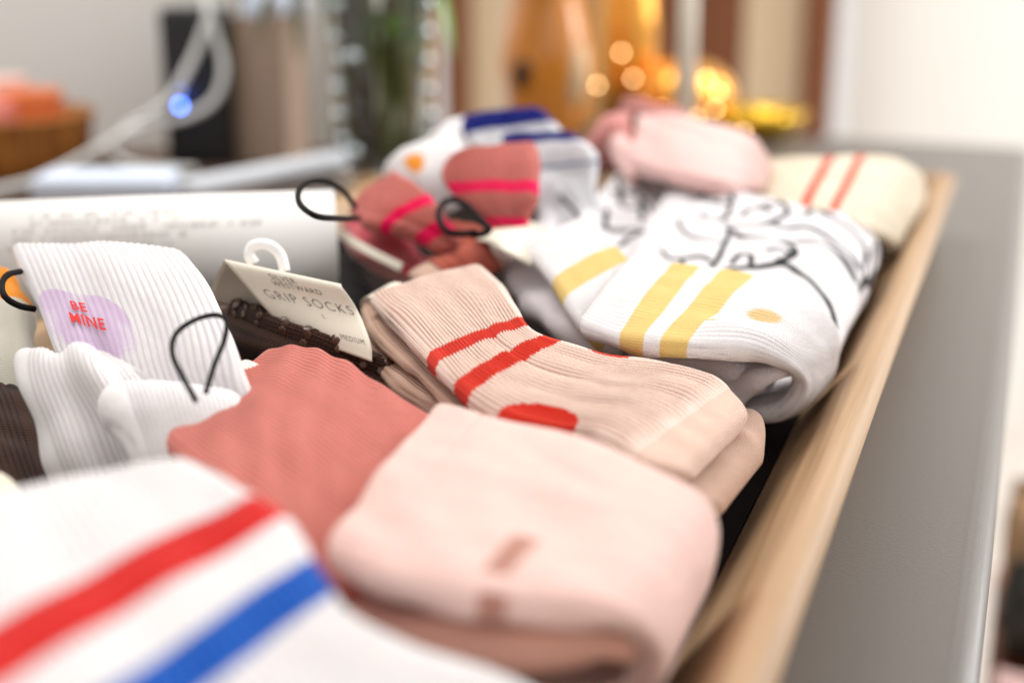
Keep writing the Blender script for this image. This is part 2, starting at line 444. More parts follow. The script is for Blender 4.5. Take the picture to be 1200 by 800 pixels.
hook_m = plain('white_plastic', lin(244, 244, 244), rough=.35)
dot_m = plain('clear_rubber_dot', lin(88, 62, 48), rough=.22, spec=.5)
redtxt_m = plain('red_thread', lin(226, 52, 44), rough=.9)

def put_text(text, size, sh, cu, cv, du, dv, parent, mat, off=.00025, spacing=1., thin=0.):
    """letters laid on a piece: (cu, cv) centre, du / dv = fractions per metre across and along"""
    v, f = lettering_2d(text, size, spacing, thin)
    V = []
    for x, y in v:
        p, n = sh.at(cu+x*du[0]+y*dv[0], cv+x*du[1]+y*dv[1], off); V.append(p)
    return link('lettering', mesh_np('lettering', V, f, False), mat, parent)

# ------------------------------------------------------------------ beige pink pair in the middle
p = thing('sock_pair', 'beige pink ribbed socks with two red stripes and red heel patches, mid tray', 'socks', (-0.2393, 0.7094, 0.012), 'pairs of socks laid in the tray')
main_st = [((-0.2993, 0.6126, 0.085), (-0.2668, 0.6793, 0.087), .0075), ((-0.2657, 0.5742, 0.084), (-0.2339, 0.6318, 0.088), .008), ((-0.2312, 0.5337, 0.083), (-0.2086, 0.5895, 0.086), .008),
 ((-0.208, 0.5084, 0.081), (-0.1909, 0.5749, 0.084), .008), ((-0.1852, 0.4943, 0.077), (-0.1677, 0.573, 0.08), .009), ((-0.1663, 0.4953, 0.073), (-0.1519, 0.5795, 0.077), .010), ((-0.152, 0.5038, 0.07), (-0.1361, 0.5866, 0.073), .011),
 ((-0.1396, 0.5, 0.067), (-0.1205, 0.5917, 0.068), .012), ((-0.1302, 0.4935, 0.063), (-0.1119, 0.5882, 0.063), .013), ((-0.1199, 0.4958, 0.06), (-0.1053, 0.5848, 0.059), .013), ((-0.1118, 0.5045, 0.057), (-0.1032, 0.5805, 0.056), .012)]
def pat_main(X, S, w, ss):
    st_w = .20*(ss[3]-ss[2]); lean = 0
    m = np.maximum(band(S, ss[2]-st_w, ss[2]+st_w), band(S, ss[3]-st_w, ss[3]+st_w))
    d1 = 15.-np.hypot((S-(ss[4]+.70*(ss[5]-ss[4]))), X*w+.5)
    d2 = 7-np.hypot((S-(ss[4]+.25*(ss[5]-ss[4])))*.55, (1-X)*w+1.5)
    return {'m_red': np.maximum(m, np.maximum(d1, d2)), 'm_toe': S-ss[8]+4}
def dip_main(X, S, NZ, ss):
    top = np.clip(NZ, 0, 1)
    a = np.exp(-((S-ss[1])/22.)**2)*.0010*np.sin(X*9.5+.6)                 # a gentle wave across the cuff
    b = -np.exp(-((X-.60+.0011*(S-ss[2]))/.035)**2)*np.exp(-((S-ss[3]+8)/38.)**2)*.0016
    return top*(a+b)
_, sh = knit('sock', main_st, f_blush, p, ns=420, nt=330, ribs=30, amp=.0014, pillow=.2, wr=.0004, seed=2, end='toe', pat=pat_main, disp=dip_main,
     ribmask=lambda s, ss: (ss[8]-4-s)/10+.12)
knit('sock', [((-0.317, 0.6332, 0.066), (-0.2857, 0.6746, 0.07), .008), ((-0.2835, 0.5808, 0.062), (-0.2491, 0.631, 0.066), .009), ((-0.2534, 0.5514, 0.06), (-0.2145, 0.5863, 0.064), .009), ((-0.2177, 0.5308, 0.058), (-0.1848, 0.5716, 0.06), .009),
 ((-0.1755, 0.5208, 0.05), (-0.1501, 0.59, 0.054), .010), ((-0.1339, 0.5038, 0.046), (-0.1198, 0.6146, 0.046), .012), ((-0.1125, 0.5014, 0.043), (-0.1049, 0.6166, 0.043), .015), ((-0.1012, 0.5152, 0.04), (-0.0952, 0.5883, 0.039), .014)],
 f_blush_plain, p, ns=220, nt=160, ribs=34, amp=.0006, wr=.0005, seed=5, end='toe', ribmask=lambda s, ss: (ss[5]-s)/10+.1)
knit('folded_cuff', [((-0.3117, 0.6289, 0.075), (-0.2751, 0.673, 0.078), .006), ((-0.2853, 0.5891, 0.073), (-0.2492, 0.6317, 0.076), .007), ((-0.2483, 0.5518, 0.071), (-0.2178, 0.5905, 0.074), .007), ((-0.2097, 0.5113, 0.069), (-0.1857, 0.5503, 0.071), .006)],
 f_blush_plain, p, ns=120, nt=140, ribs=34, amp=.0006, wr=.0008, seed=8)
knit('folded_toe', [((-0.3203, 0.7032, 0.074), (-0.3173, 0.7314, 0.076), .006), ((-0.3073, 0.6924, 0.072), (-0.3036, 0.7175, 0.074), .010), ((-0.2956, 0.6862, 0.066), (-0.2913, 0.7064, 0.068), .008)], f_blush_plain, p, ns=40, nt=40, start='toe')
sheet('card_band', [((-0.2794, 0.6061, 0.08), (-0.277, 0.6322, 0.082)), ((-0.3018, 0.6227, 0.083), (-0.2981, 0.6479, 0.085)), ((-0.3124, 0.6306, 0.079), (-0.3091, 0.6524, 0.081)), ((-0.3152, 0.6357, 0.071), (-0.3119, 0.6537, 0.073))], card_m, p)

# ------------------------------------------------------------------ light pink folded pair in front
p = thing('sock_pair', 'light pink folded socks with a small brown woven mark, overlapping the dusty rose cuff', 'socks', (-0.1736, 0.4744, 0.012), 'pairs of socks laid in the tray')
st = [((-0.1924, 0.3554, 0.08), (-0.2068, 0.4817, 0.084), .010), ((-0.1631, 0.3387, 0.083), (-0.171, 0.4672, 0.086), .011), ((-0.133, 0.3354, 0.084), (-0.1288, 0.4545, 0.085), .011), ((-0.1073, 0.3435, 0.082), (-0.1006, 0.4438, 0.081), .011),
 ((-0.0956, 0.3569, 0.073), (-0.092, 0.4441, 0.072), .011), ((-0.0933, 0.3717, 0.056), (-0.0945, 0.453, 0.055), .011), ((-0.0984, 0.3742, 0.041), (-0.0998, 0.449, 0.041), .010), ((-0.118, 0.3687, 0.034), (-0.1186, 0.4495, 0.034), .009), ((-0.1557, 0.3628, 0.034), (-0.1578, 0.4495, 0.034), .009)]
def pat_pink(X, S, w, ss):
    c = ss[2]+1.0
    m = np.minimum(band(S, c-4.6, c+4.6), band(X*w, 9, 36))
    dash = np.where(np.sin(X*w*1.9) > -.55, 0, -.6)
    m2 = np.minimum(band(S, c-1, c+8), band(X*w, -30, 1.4))
    return {'m_lab': np.maximum(m+dash, m2)}
_, sh = knit('sock', st, f_pink, p, ns=260, nt=200, ribs=46, amp=.00022, pillow=.25, wr=.0007, wl=.05, seed=4, pat=pat_pink,
  disp=lambda X, S, NZ, ss: np.clip(NZ, 0, 1)*(-.0014*np.exp(-((X-.42)/.10)**2)*np.exp(-((S-ss[2])/16.)**2)-.0007*np.exp(-((S-24)/1.6)**2)+.0006*np.sin(X*21)*np.exp(-S/14.)-.0012*np.exp(-((X-.75+.004*(S-60))/.06)**2)*np.exp(-((S-70)/26.)**2)))
knit('inner_sock', [((-0.1849, 0.3517, 0.06), (-0.1866, 0.4717, 0.062), .012), ((-0.1456, 0.3399, 0.064), (-0.1468, 0.4556, 0.064), .014), ((-0.1166, 0.3475, 0.065), (-0.1181, 0.445, 0.063), .014), ((-0.1043, 0.3624, 0.06), (-0.103, 0.4469, 0.058), .013), ((-0.1013, 0.3723, 0.05), (-0.1016, 0.449, 0.049), .010)],
  f_pink_in, p, ns=120, nt=90, wr=.0014, wl=.03, seed=9, end='toe')

# ------------------------------------------------------------------ dusty rose pair
p = thing('sock_pair', 'dusty rose ribbed sock cuff lying under the light pink socks', 'socks', (-0.3246, 0.5709, 0.012), 'pairs of socks laid in the tray')
knit('sock', [((-0.3043, 0.4378, 0.072), (-0.3092, 0.5317, 0.08), .008), ((-0.2613, 0.404, 0.074), (-0.2848, 0.5294, 0.083), .010), ((-0.2248, 0.3816, 0.072), (-0.2543, 0.5141, 0.08), .010), ((-0.1933, 0.3629, 0.066), (-0.218, 0.4919, 0.074), .010), ((-0.1678, 0.3584, 0.058), (-0.1816, 0.477, 0.066), .010)],
  f_rose, p, ns=200, nt=260, ribs=40, amp=.0005, wr=.0009, wl=.04, seed=6)
knit('sock', [((-0.309, 0.4511, 0.058), (-0.3215, 0.5578, 0.064), .009), ((-0.2465, 0.4064, 0.056), (-0.2698, 0.5382, 0.064), .010), ((-0.2025, 0.3797, 0.05), (-0.2232, 0.5156, 0.055), .010)], f_rose, p, ns=80, nt=100, ribs=40, amp=.0005, wr=.0009, seed=7)
sheet('card_band', [((-0.2911, 0.4515, 0.064), (-0.2946, 0.52, 0.071)), ((-0.3076, 0.4529, 0.074), (-0.3031, 0.5079, 0.084)), ((-0.3207, 0.4604, 0.077), (-0.3072, 0.5037, 0.086)), ((-0.3291, 0.4697, 0.069), (-0.3192, 0.5145, 0.077)), ((-0.3338, 0.4831, 0.054), (-0.3301, 0.5332, 0.06))], card_m, p)
tube('elastic_loop', [(-0.2855, 0.4337, 0.094), (-0.2939, 0.4385, 0.101), (-0.3034, 0.4468, 0.107), (-0.3071, 0.4557, 0.112), (-0.3048, 0.4658, 0.115), (-0.2991, 0.472, 0.116), (-0.2924, 0.4691, 0.115), (-0.2886, 0.4609, 0.11), (-0.2884, 0.4529, 0.103), (-0.2858, 0.4409, 0.095)], .0011, black_m, p)

# ------------------------------------------------------------------ white red blue sock, nearest
p = thing('sock_pair', 'white tube socks with one red and one blue stripe, nearest to the camera', 'socks', (-0.2767, 0.4218, 0.012), 'pairs of socks laid in the tray')
st = [((-0.3126, 0.2852, 0.092), (-0.2464, 0.3677, 0.098), .012), ((-0.2261, 0.1986, 0.101), (-0.2022, 0.3379, 0.1), .013), ((-0.2016, 0.1825, 0.101), (-0.1855, 0.3262, 0.098), .013), ((-0.1843, 0.1699, 0.098), (-0.1714, 0.3138, 0.093), .013), ((-0.168, 0.1679, 0.09), (-0.163, 0.3111, 0.086), .013),
  ((-0.1479, 0.1852, 0.08), (-0.1467, 0.3186, 0.076), .014), ((-0.1348, 0.1997, 0.07), (-0.125, 0.3277, 0.066), .014), ((-0.1246, 0.2156, 0.06), (-0.1043, 0.3259, 0.058), .013)]
def pat_front(X, S, w, ss): return {'m_red': band(S, ss[1]-3, ss[1]+20), 'm_blue': band(S, ss[3]-6.5, ss[3]+6.5)}
knit('sock', st, f_front, p, ns=200, nt=260, ribs=34, amp=.0012, wr=.0010, wl=.05, seed=12, pat=pat_front)
knit('sock', [((-0.3316, 0.304, 0.07), (-0.2652, 0.3992, 0.076), .013), ((-0.2566, 0.25, 0.07), (-0.2051, 0.3574, 0.074), .014), ((-0.2002, 0.2434, 0.06), (-0.1712, 0.3358, 0.062), .014), ((-0.1571, 0.2493, 0.045), (-0.1245, 0.3403, 0.045), .013)], f_white, p, ns=80, nt=90, ribs=34, amp=.0007, seed=13)

# ------------------------------------------------------------------ white heart pair
p = thing('sock_pair', 'white ribbed socks with a lilac heart and red words, leaning at the left', 'socks', (-0.4125, 0.563, 0.012), 'pairs of socks laid in the tray')
st = [((-0.4714, 0.5629, 0.108), (-0.376, 0.5691, 0.112), .008), ((-0.4509, 0.544, 0.103), (-0.3398, 0.5332, 0.106), .010), ((-0.4281, 0.5237, 0.096), (-0.3103, 0.502, 0.098), .011), ((-0.4049, 0.5021, 0.088), (-0.2928, 0.482, 0.088), .011), ((-0.381, 0.4815, 0.074), (-0.2832, 0.4722, 0.074), .011), ((-0.3587, 0.4578, 0.058), (-0.2756, 0.4569, 0.055), .011)]
def pat_heart(X, S, w, ss):
    x = (X*w-.262*w)/25.; y = -(S-ss[2]-26)/24.
    f = -((x*x+y*y-1)**3-x*x*y**3)
    return {'m_heart': np.clip(f*4, -3, 3)}
_, sh = knit('sock', st, f_heart, p, ns=200, nt=200, ribs=26, amp=.0008, wr=.0008, wl=.05, seed=21, pat=pat_heart,
   disp=lambda X, S, NZ, ss: np.clip(NZ, 0, 1)*(.004*np.exp(-((X-.55)/.22)**2)*np.exp(-((S-ss[1])/30.)**2)-.004*np.exp(-((X-.30)/.07)**2)*np.exp(-((S-ss[3]-6)/12.)**2)))
sh_s = sh.smooth(12)
for i, wd in enumerate(('BE', 'MINE')):
    put_text(wd, .0100, sh_s, .222+.026*i, sh.f[2]+.085+.060*i, (1/sh.w[80], 0), (0, -1/sh.L), p, redtxt_m, off=.0013, spacing=1.1, thin=.02)
knit('folded_foot', [((-0.3976, 0.4741, 0.088), (-0.3577, 0.4816, 0.089), .012), ((-0.3909, 0.4603, 0.082), (-0.3287, 0.4752, 0.083), .017), ((-0.3777, 0.4498, 0.066), (-0.3066, 0.4705, 0.066), .020), ((-0.3633, 0.4426, 0.048), (-0.2968, 0.4669, 0.048), .018), ((-0.3562, 0.4423, 0.034), (-0.2903, 0.4664, 0.034), .014)],
   f_white, p, ns=120, nt=120, pillow=.5, wr=.0022, wl=.04, ribs=26, amp=.0006, seed=23, start='toe', disp=lambda X, S, NZ, ss: -np.clip(NZ, 0, 1)*((.005*np.exp(-((X-.42-.0012*(S-40))/.09)**2))+.003*np.exp(-((X-.72+.001*(S-40))/.06)**2)))
knit('folded_foot', [((-0.3484, 0.4612, 0.08), (-0.2964, 0.4855, 0.082), .012), ((-0.331, 0.4443, 0.074), (-0.282, 0.4674, 0.074), .016), ((-0.3191, 0.4371, 0.062), (-0.273, 0.4563, 0.06), .018), ((-0.3152, 0.4405, 0.044), (-0.2738, 0.4605, 0.042), .014)],
   f_white, p, ns=100, nt=100, pillow=.3, wr=.0022, wl=.04, ribs=26, amp=.0006, seed=24, start='toe')
tube('elastic_loop', [(-0.4242, 0.5172, 0.094), (-0.425, 0.508, 0.098), (-0.428, 0.5032, 0.103), (-0.4366, 0.5119, 0.106), (-0.44, 0.5207, 0.108), (-0.4438, 0.5342, 0.106)], .0015, black_m, p)

# ------------------------------------------------------------------ brown grip socks on their card
p = thing('sock_pair', 'brown dotted grip socks under a cream card printed GRIP SOCKS', 'socks', (-0.4147, 0.7474, 0.012), 'pairs of socks laid in the tray')
st1 = [((-0.3693, 0.5847, 0.068), (-0.3613, 0.609, 0.08), .016), ((-0.3408, 0.5655, 0.068), (-0.3273, 0.5864, 0.078), .017), ((-0.306, 0.5581, 0.064), (-0.2975, 0.5817, 0.073), .017), ((-0.274, 0.5637, 0.05), (-0.2714, 0.597, 0.054), .016), ((-0.2367, 0.5563, 0.034), (-0.2364, 0.5982, 0.036), .014)]
_, g1 = knit('sock', st1, f_brown, p, ns=160, nt=90, ribs=14, amp=.0007, pillow=.6, wr=.0008, seed=31, start='toe')
st2 = [((-0.4047, 0.6332, 0.058), (-0.3875, 0.6398, 0.076), .013), ((-0.3744, 0.5965, 0.055), (-0.3666, 0.6172, 0.07), .014), ((-0.3444, 0.5765, 0.052), (-0.3345, 0.6027, 0.062), .014), ((-0.2975, 0.575, 0.045), (-0.2952, 0.6087, 0.052), .014)]
_, g2 = knit('sock', st2, f_brown, p, ns=110, nt=70, ribs=12, amp=.0007, pillow=.6, wr=.0008, seed=33, start='toe')
dp = lathe('grip_dot', [(0.0001, .00022), (.0012, .0002), (.0020, .0001), (.0023, -.0004)], (0, 0, 0), dot_m, None, seg=10); dme = dp.data; bpy.data.objects.remove(dp)
rr = random.Random(5)
for sh_, nu_, nv_ in ((g1, 4, 11), (g2, 3, 7)):
    for i in range(nv_):
        for j in range(nu_):
            u = (j+.5+.5*(i % 2)-.25)/nu_; v = .06+(i+.5)/nv_*.9
            u += rr.uniform(-.05, .05); v += rr.uniform(-.015, .015); pt, n = sh_.at(min(u, .95), v, .0005)
            o = bpy.data.objects.new('grip_dot', dme); COL.objects.link(o); o.parent = p
            o.location = Vector(pt)-Vector(p.location); o.rotation_euler = Vector(n).to_track_quat('Z', 'Y').to_euler(); s_ = rr.uniform(.8, 1.2); o.scale = (s_, s_, s_)
ca, csh = sheet('card', [((-0.3823, 0.5971, 0.082), (-0.3154, 0.5877, 0.078)), ((-0.3716, 0.5893, 0.096), (-0.3068, 0.5845, 0.09)), ((-0.3595, 0.5778, 0.108), (-0.2982, 0.5791, 0.101)), ((-0.3549, 0.5733, 0.1082), (-0.2947, 0.5755, 0.101)), ((-0.3429, 0.5722, 0.0965), (-0.2865, 0.5744, 0.0905)), ((-0.3288, 0.5704, 0.084), (-0.2753, 0.5631, 0.08)), ((-0.3251, 0.5715, 0.079), (-0.2721, 0.5576, 0.073))], card_m, p, ns=80, nt=20)
ca.name = 'header_card'
def card_words(text, size, u, v, spacing=1., thin=-.012):
    put_text(text, size, csh, u, v, (1/.086, 0), (0, -1/.105), ca, ink_m, .0002, spacing, thin)
card_words('SILVER', .0062, .46, .552, 1.1)
card_words('WESTWARD', .0062, .54, .603, 1.1)
card_words('GRIP SOCKS', .0108, .55, .72, 1.22, -.018)
card_words('L', .0055, .62, .80)
card_words('MEDIUM', .0050, .82, .93, 1.2)
tube('hanger_hook', [(-0.3492, 0.5889, 0.105), (-0.3519, 0.5891, 0.109), (-0.3507, 0.5907, 0.113), (-0.3444, 0.5898, 0.115), (-0.3384, 0.5889, 0.114), (-0.3346, 0.5893, 0.11), (-0.3318, 0.5876, 0.103)], .0028, hook_m, p, seg=10)

# ------------------------------------------------------------------ white and gold pair
p = thing('sock_pair', 'white folded socks with two mustard gold bands and a gold dot, beside the wooden rim', 'socks', (-0.1656, 0.8385, 0.012), 'pairs of socks laid in the tray')
st = [((-0.1909, 0.6101, 0.082), (-0.1943, 0.719, 0.089), .009), ((-0.1605, 0.5888, 0.084), (-0.1638, 0.7068, 0.089), .009), ((-0.1351, 0.5887, 0.084), (-0.1273, 0.7038, 0.088), .0095), ((-0.1121, 0.6038, 0.08), (-0.0972, 0.6909, 0.083), .0095), ((-0.098, 0.6224, 0.071), (-0.0858, 0.6939, 0.07), .0095),
   ((-0.0912, 0.6432, 0.056), (-0.084, 0.7058, 0.055), .009), ((-0.0982, 0.6469, 0.041), (-0.0873, 0.7053, 0.041), .009), ((-0.1146, 0.6481, 0.035), (-0.1047, 0.7178, 0.035), .008), ((-0.1491, 0.6546, 0.032), (-0.1389, 0.7302, 0.032), .008)]
def pat_gold(X, S, w, ss):
    g = (ss[1]-ss[0])
    m = np.maximum(band(S, ss[1]-.14*g, ss[1]+.27*g), band(S, ss[1]+.54*g, ss[1]+.95*g))
    sun = 8.0-np.hypot(S-(ss[2]+.80*(ss[3]-ss[2])), (X-.46)*w)
    sun2 = 5.6-np.hypot(S-(ss[2]+.14*(ss[3]-ss[2])), (X-.24)*w*1.6)-1.2
    r = np.sin(S*5.1)*np.sin(X*w*4.3)
    return {'m_gold': m, 'm_sun': np.maximum(sun, sun2)+r*3.5-.8}
knit('sock', st, f_gold, p, ns=260, nt=180, ribs=30, amp=.0005, wr=.0006, seed=41, pat=pat_gold,
   disp=lambda X, S, NZ, ss: np.clip(NZ, 0, 1)*(.0030*np.exp(-((X-.16)/.10)**2)*np.exp(-((S-ss[2]-22)/20.)**2)-.0022*np.exp(-((X-.40)/.10)**2)*np.exp(-((S-ss[2]-8)/22.)**2)))
knit('inner_sock', [((-0.1933, 0.6528, 0.058), (-0.191, 0.7434, 0.062), .010), ((-0.1567, 0.63, 0.062), (-0.146, 0.7126, 0.066), .013), ((-0.1321, 0.6312, 0.061), (-0.1196, 0.6931, 0.064), .013), ((-0.1137, 0.6381, 0.055), (-0.1059, 0.6911, 0.057), .011), ((-0.1088, 0.6394, 0.05), (-0.1027, 0.6864, 0.052), .009)], f_white_shade, p, ns=90, nt=70, wr=.0014, seed=43, end='toe')
knit('inner_sock', [((-0.0974, 0.6344, 0.064), (-0.0893, 0.6857, 0.064), .007), ((-0.1118, 0.6321, 0.058), (-0.1004, 0.6831, 0.06), .010), ((-0.126, 0.6344, 0.047), (-0.1105, 0.6827, 0.05), .012), ((-0.1384, 0.6351, 0.04), (-0.1263, 0.6879, 0.042), .010)], f_white_shade, p, ns=70, nt=60, wr=.001, seed=44, end='toe')
st = [((-0.2559, 0.7211, 0.09), (-0.2389, 0.7773, 0.096), .008), ((-0.2216, 0.6665, 0.086), (-0.2048, 0.727, 0.091), .009), ((-0.1948, 0.6337, 0.074), (-0.1819, 0.7074, 0.077), .009), ((-0.1781, 0.6334, 0.062), (-0.1613, 0.7002, 0.066), .009)]
def pat_gold2(X, S, w, ss):
    g = ss[1]-ss[0]
    return {'m_gold': np.maximum(band(S, ss[1]-.02*g, ss[1]+.26*g), band(S, ss[1]+.56*g, ss[1]+.84*g)), 'm_sun': S*0-5}
knit('sock', st, f_gold, p, ns=140, nt=120, ribs=24, amp=.0005, wr=.0004, seed=45, pat=pat_gold2)
knit('folded_foot', [((-0.3039, 0.7881, 0.074), (-0.2706, 0.8162, 0.078), .014), ((-0.2637, 0.7205, 0.066), (-0.2245, 0.7385, 0.07), .016), ((-0.2261, 0.6693, 0.062), (-0.1872, 0.6774, 0.066), .016), ((-0.1916, 0.6474, 0.054), (-0.1572, 0.666, 0.058), .015), ((-0.1677, 0.6406, 0.05), (-0.1447, 0.6702, 0.05), .014)], f_white_shade, p, ns=130, nt=100, wr=.0016, wl=.035, seed=46,
   disp=lambda X, S, NZ, ss: -np.clip(NZ, 0, 1)*.004*np.exp(-((X-.35-.0012*S)/.05)**2))
cb, cbs = sheet('card_band', [((-0.2457, 0.7009, 0.086), (-0.25, 0.7541, 0.09)), ((-0.2581, 0.6987, 0.093), (-0.263, 0.7588, 0.096)), ((-0.2791, 0.7186, 0.093), (-0.2829, 0.7761, 0.096)), ((-0.2945, 0.7378, 0.087), (-0.2975, 0.7948, 0.089)), ((-0.2976, 0.7496, 0.077), (-0.304, 0.8091, 0.078)), ((-0.2884, 0.7478, 0.068), (-0.2969, 0.8081, 0.069))], card_m, p, ns=60)
for k, y in enumerate((.28, .36)):
    put_text('SIZE MEDIUM', .0042, cbs, .5, y-.03, (0, -1/.10), (1/.05, 0), cb, ink_m, .0002, 1.2) if k == 0 else None

# ------------------------------------------------------------------ doodle pair
p = thing('sock_pair', 'white folded socks covered in black line doodles of faces, behind the gold banded pair', 'socks', (-0.1833, 1.0118, 0.012), 'pairs of socks laid in the tray')
DOOD = [[(0.845, 0.585), (0.836, 0.811), (0.847, 1.057), (0.904, 1.115), (0.982, 1.02), (0.991, 0.863)], [(0.55, 0.49), (0.463, 0.623), (0.421, 0.831), (0.407, 1.093), (0.409, 1.406)], [(0.218, 0.489), (0.171, 0.678), (0.17, 0.875), (0.1, 0.952)], [(0.17, 0.875), (0.218, 1.149), (0.213, 1.31)], [(0.863, 1.125), (0.772, 1.169), (0.657, 1.113), (0.634, 0.882), (0.658, 0.819)], [(0.742, 1.407), (0.828, 1.464), (0.889, 1.539), (0.97, 1.757), (0.944, 1.952), (0.853, 1.997), (0.731, 1.847), (0.646, 1.672), (0.631, 1.367), (0.628, 1.232)], [(0.835, 1.616), (0.896, 1.691), (0.878, 1.763), (0.842, 1.73), (0.852, 1.652)], [(1.019, 1.781), (0.969, 1.935), (0.912, 2.003)], [(0.731, 1.847), (0.717, 2.116), (0.761, 2.419), (0.743, 2.777), (0.692, 3.191), (0.633, 3.681), (0.583, 3.997)], [(0.583, 1.284), (0.545, 1.429), (0.511, 1.65), (0.517, 1.92), (0.519, 2.29), (0.473, 2.502), (0.395, 2.546), (0.33, 2.359)], [(0.495, 1.523), (0.498, 1.658)], [(0.409, 1.406), (0.529, 1.361), (0.569, 1.411)], [(0.409, 1.406), (0.257, 1.435), (0.159, 1.387), (0.138, 1.481)], [(0.223, 1.656), (0.309, 1.714), (0.316, 1.866), (0.244, 1.925)], [(0.389, 2.063), (0.429, 2.272), (0.399, 2.493), (0.346, 2.442)], [(0.548, 2.216), (0.588, 2.572), (0.619, 2.886), (0.593, 3.335), (0.5, 4.141)], [(1.11, 2.356), (1.01, 2.591), (0.939, 2.898), (0.896, 3.459), (0.788, 4.086)], [(1.088, 2.62), (1.045, 3.0), (0.994, 3.559), (0.951, 4.732)], [(1.144, 2.913), (1.151, 3.412), (1.126, 3.57)], [(0.812, 3.986), (0.623, 4.388), (0.484, 4.551)], [(0.935, 4.193), (0.722, 4.776), (0.566, 4.399)], [(0.992, 5.0), (0.845, 5.0), (0.655, 5.0)], [(0.911, 0.49), (0.956, 0.629), (0.874, 0.65)], [(0.138, 1.481), (0.225, 1.97), (0.321, 2.464), (0.262, 2.907), (0.19, 3.599), (0.069, 4.223), (-0.1, 5.0)], [(0.784, 0.502), (0.791, 0.671), (0.794, 0.887), (0.867, 1.082)], [(0.861, 2.185), (0.938, 2.362), (1.04, 2.369)]]  # long line beside the gold pair draws doodle and edge shadow together
def sdf_lines(X, S, ss, lines, kv, hw, w):
    """distance (mm) to pen lines given as (fraction across, station along / kv)"""
    best = np.full(np.broadcast(X, S).shape, 1e3)
    al = lambda k: float(np.interp(k*kv, np.arange(len(ss)), ss))
    for ln in lines:
        c = catmull([(a, b, 0) for a, b in ln], 6*len(ln))
        for (x0, y0, _), (x1, y1, _) in zip(c[:-1], c[1:]):
            ax, ay, bx, by = x0*w, al(y0), x1*w, al(y1)
            px, py = X*w-ax, S-ay; dx, dy = bx-ax, by-ay
            t = np.clip((px*dx+py*dy)/np.maximum(dx*dx+dy*dy, 1e-9), 0, 1)
            best = np.minimum(best, np.hypot(px-t*dx, py-t*dy)*(.72 if len(ln) > 4 and ln[-1][1] > 2.2 else 1))
    return hw-best
st = [((-0.2125, 0.7755, 0.068), (-0.2293, 0.9535, 0.088), .009), ((-0.1751, 0.7567, 0.069), (-0.1812, 0.9174, 0.088), .010), ((-0.1378, 0.7436, 0.069), (-0.1383, 0.9028, 0.086), .010), ((-0.1096, 0.7363, 0.066), (-0.1071, 0.9055, 0.08), .010), ((-0.0921, 0.727, 0.06), (-0.0901, 0.9036, 0.069), .0095), ((-0.0864, 0.7181, 0.052), (-0.0874, 0.9073, 0.055), .009), ((-0.0987, 0.7346, 0.04), (-0.0971, 0.9202, 0.042), .009), ((-0.1375, 0.7702, 0.035), (-0.1364, 0.981, 0.036), .009)]
def pat_dood(X, S, w, ss): return {'m_ink': sdf_lines(X, S, ss, [[(max(a-.05, .0), b) for a, b in l] for l in DOOD], 1.0, np.where(True, 1.9, 0), w)}
knit('sock', st, f_dood, p, ns=300, nt=200, ribs=0, wr=.0010, wl=.045, seed=51, pat=pat_dood)
st = [((-0.2597, 0.7771, 0.078), (-0.2739, 0.999, 0.092), .009), ((-0.2346, 0.7975, 0.066), (-0.242, 1.0114, 0.078), .010), ((-0.2002, 0.7979, 0.06), (-0.2014, 0.9956, 0.068), .010), ((-0.1558, 0.7831, 0.055), (-0.1548, 0.9761, 0.06), .010)]
D2 = [[(.85, .1), (.7, .25), (.75, .4)], [(.6, .15), (.45, .3), (.5, .45)], [(.35, .2), (.2, .35), (.25, .5)], [(.9, .3), (.8, .5)], [(.55, .42), (.38, .55)], [(.7, .05), (.62, .12)], [(.55, .1), (.6, .35), (.5, .55)], [(.5, .55), (.35, .75)], [(.2, .28), (.3, .6), (.15, .8)], [(.3, .6), (.1, .55)], [(.8, .3), (.85, .6), (.75, .75), (.7, .5)], [(.9, .55), (.7, .9)], [(.25, .85), (.05, .95)], [(.93, .25), (.88, .5)]]
def pat_dood2(X, S, w, ss): return {'m_ink': sdf_lines(X, S, ss, D2, 2.0, 2.1, w)}
knit('sock', st, f_dood, p, ns=160, nt=150, wr=.0008, seed=52, pat=pat_dood2)
tube('elastic_loop', [(-0.2875, 0.8261, 0.092), (-0.2939, 0.8476, 0.094), (-0.2915, 0.8609, 0.095), (-0.2778, 0.8476, 0.094), (-0.2598, 0.82, 0.092), (-0.2474, 0.7981, 0.09)], .0012, black_m, p)

# ------------------------------------------------------------------ cream pair with two red stripes
p = thing('sock_pair', 'cream folded socks with two thin coral stripes at the far right tray corner', 'socks', (-0.1583, 1.2806, 0.012), 'pairs of socks laid in the tray')
st = [((-0.1785, 0.9479, 0.07), (-0.1791, 1.0425, 0.088), .007), ((-0.1346, 0.9108, 0.074), (-0.1355, 1.0541, 0.09), .008), ((-0.0993, 0.9167, 0.071), (-0.0961, 1.0826, 0.087), .008), ((-0.0842, 0.9504, 0.058), (-0.0777, 1.0977, 0.072), .008), ((-0.0863, 0.9752, 0.044), (-0.0781, 1.1045, 0.055), .008), ((-0.1089, 0.9954, 0.035), (-0.1001, 1.1316, 0.04), .008)]
def pat_cream(X, S, w, ss):
    g = ss[2]-ss[1]; c = ss[1]-.02*g
    return {'m_red': np.maximum(band(S, c-3.0, c+3.0), band(S, c+.48*g-3.0, c+.48*g+3.0))}
knit('sock', st, f_cream, p, ns=160, nt=120, ribs=26, amp=.0014, wr=.0008, wl=.06, seed=61, pat=pat_cream)
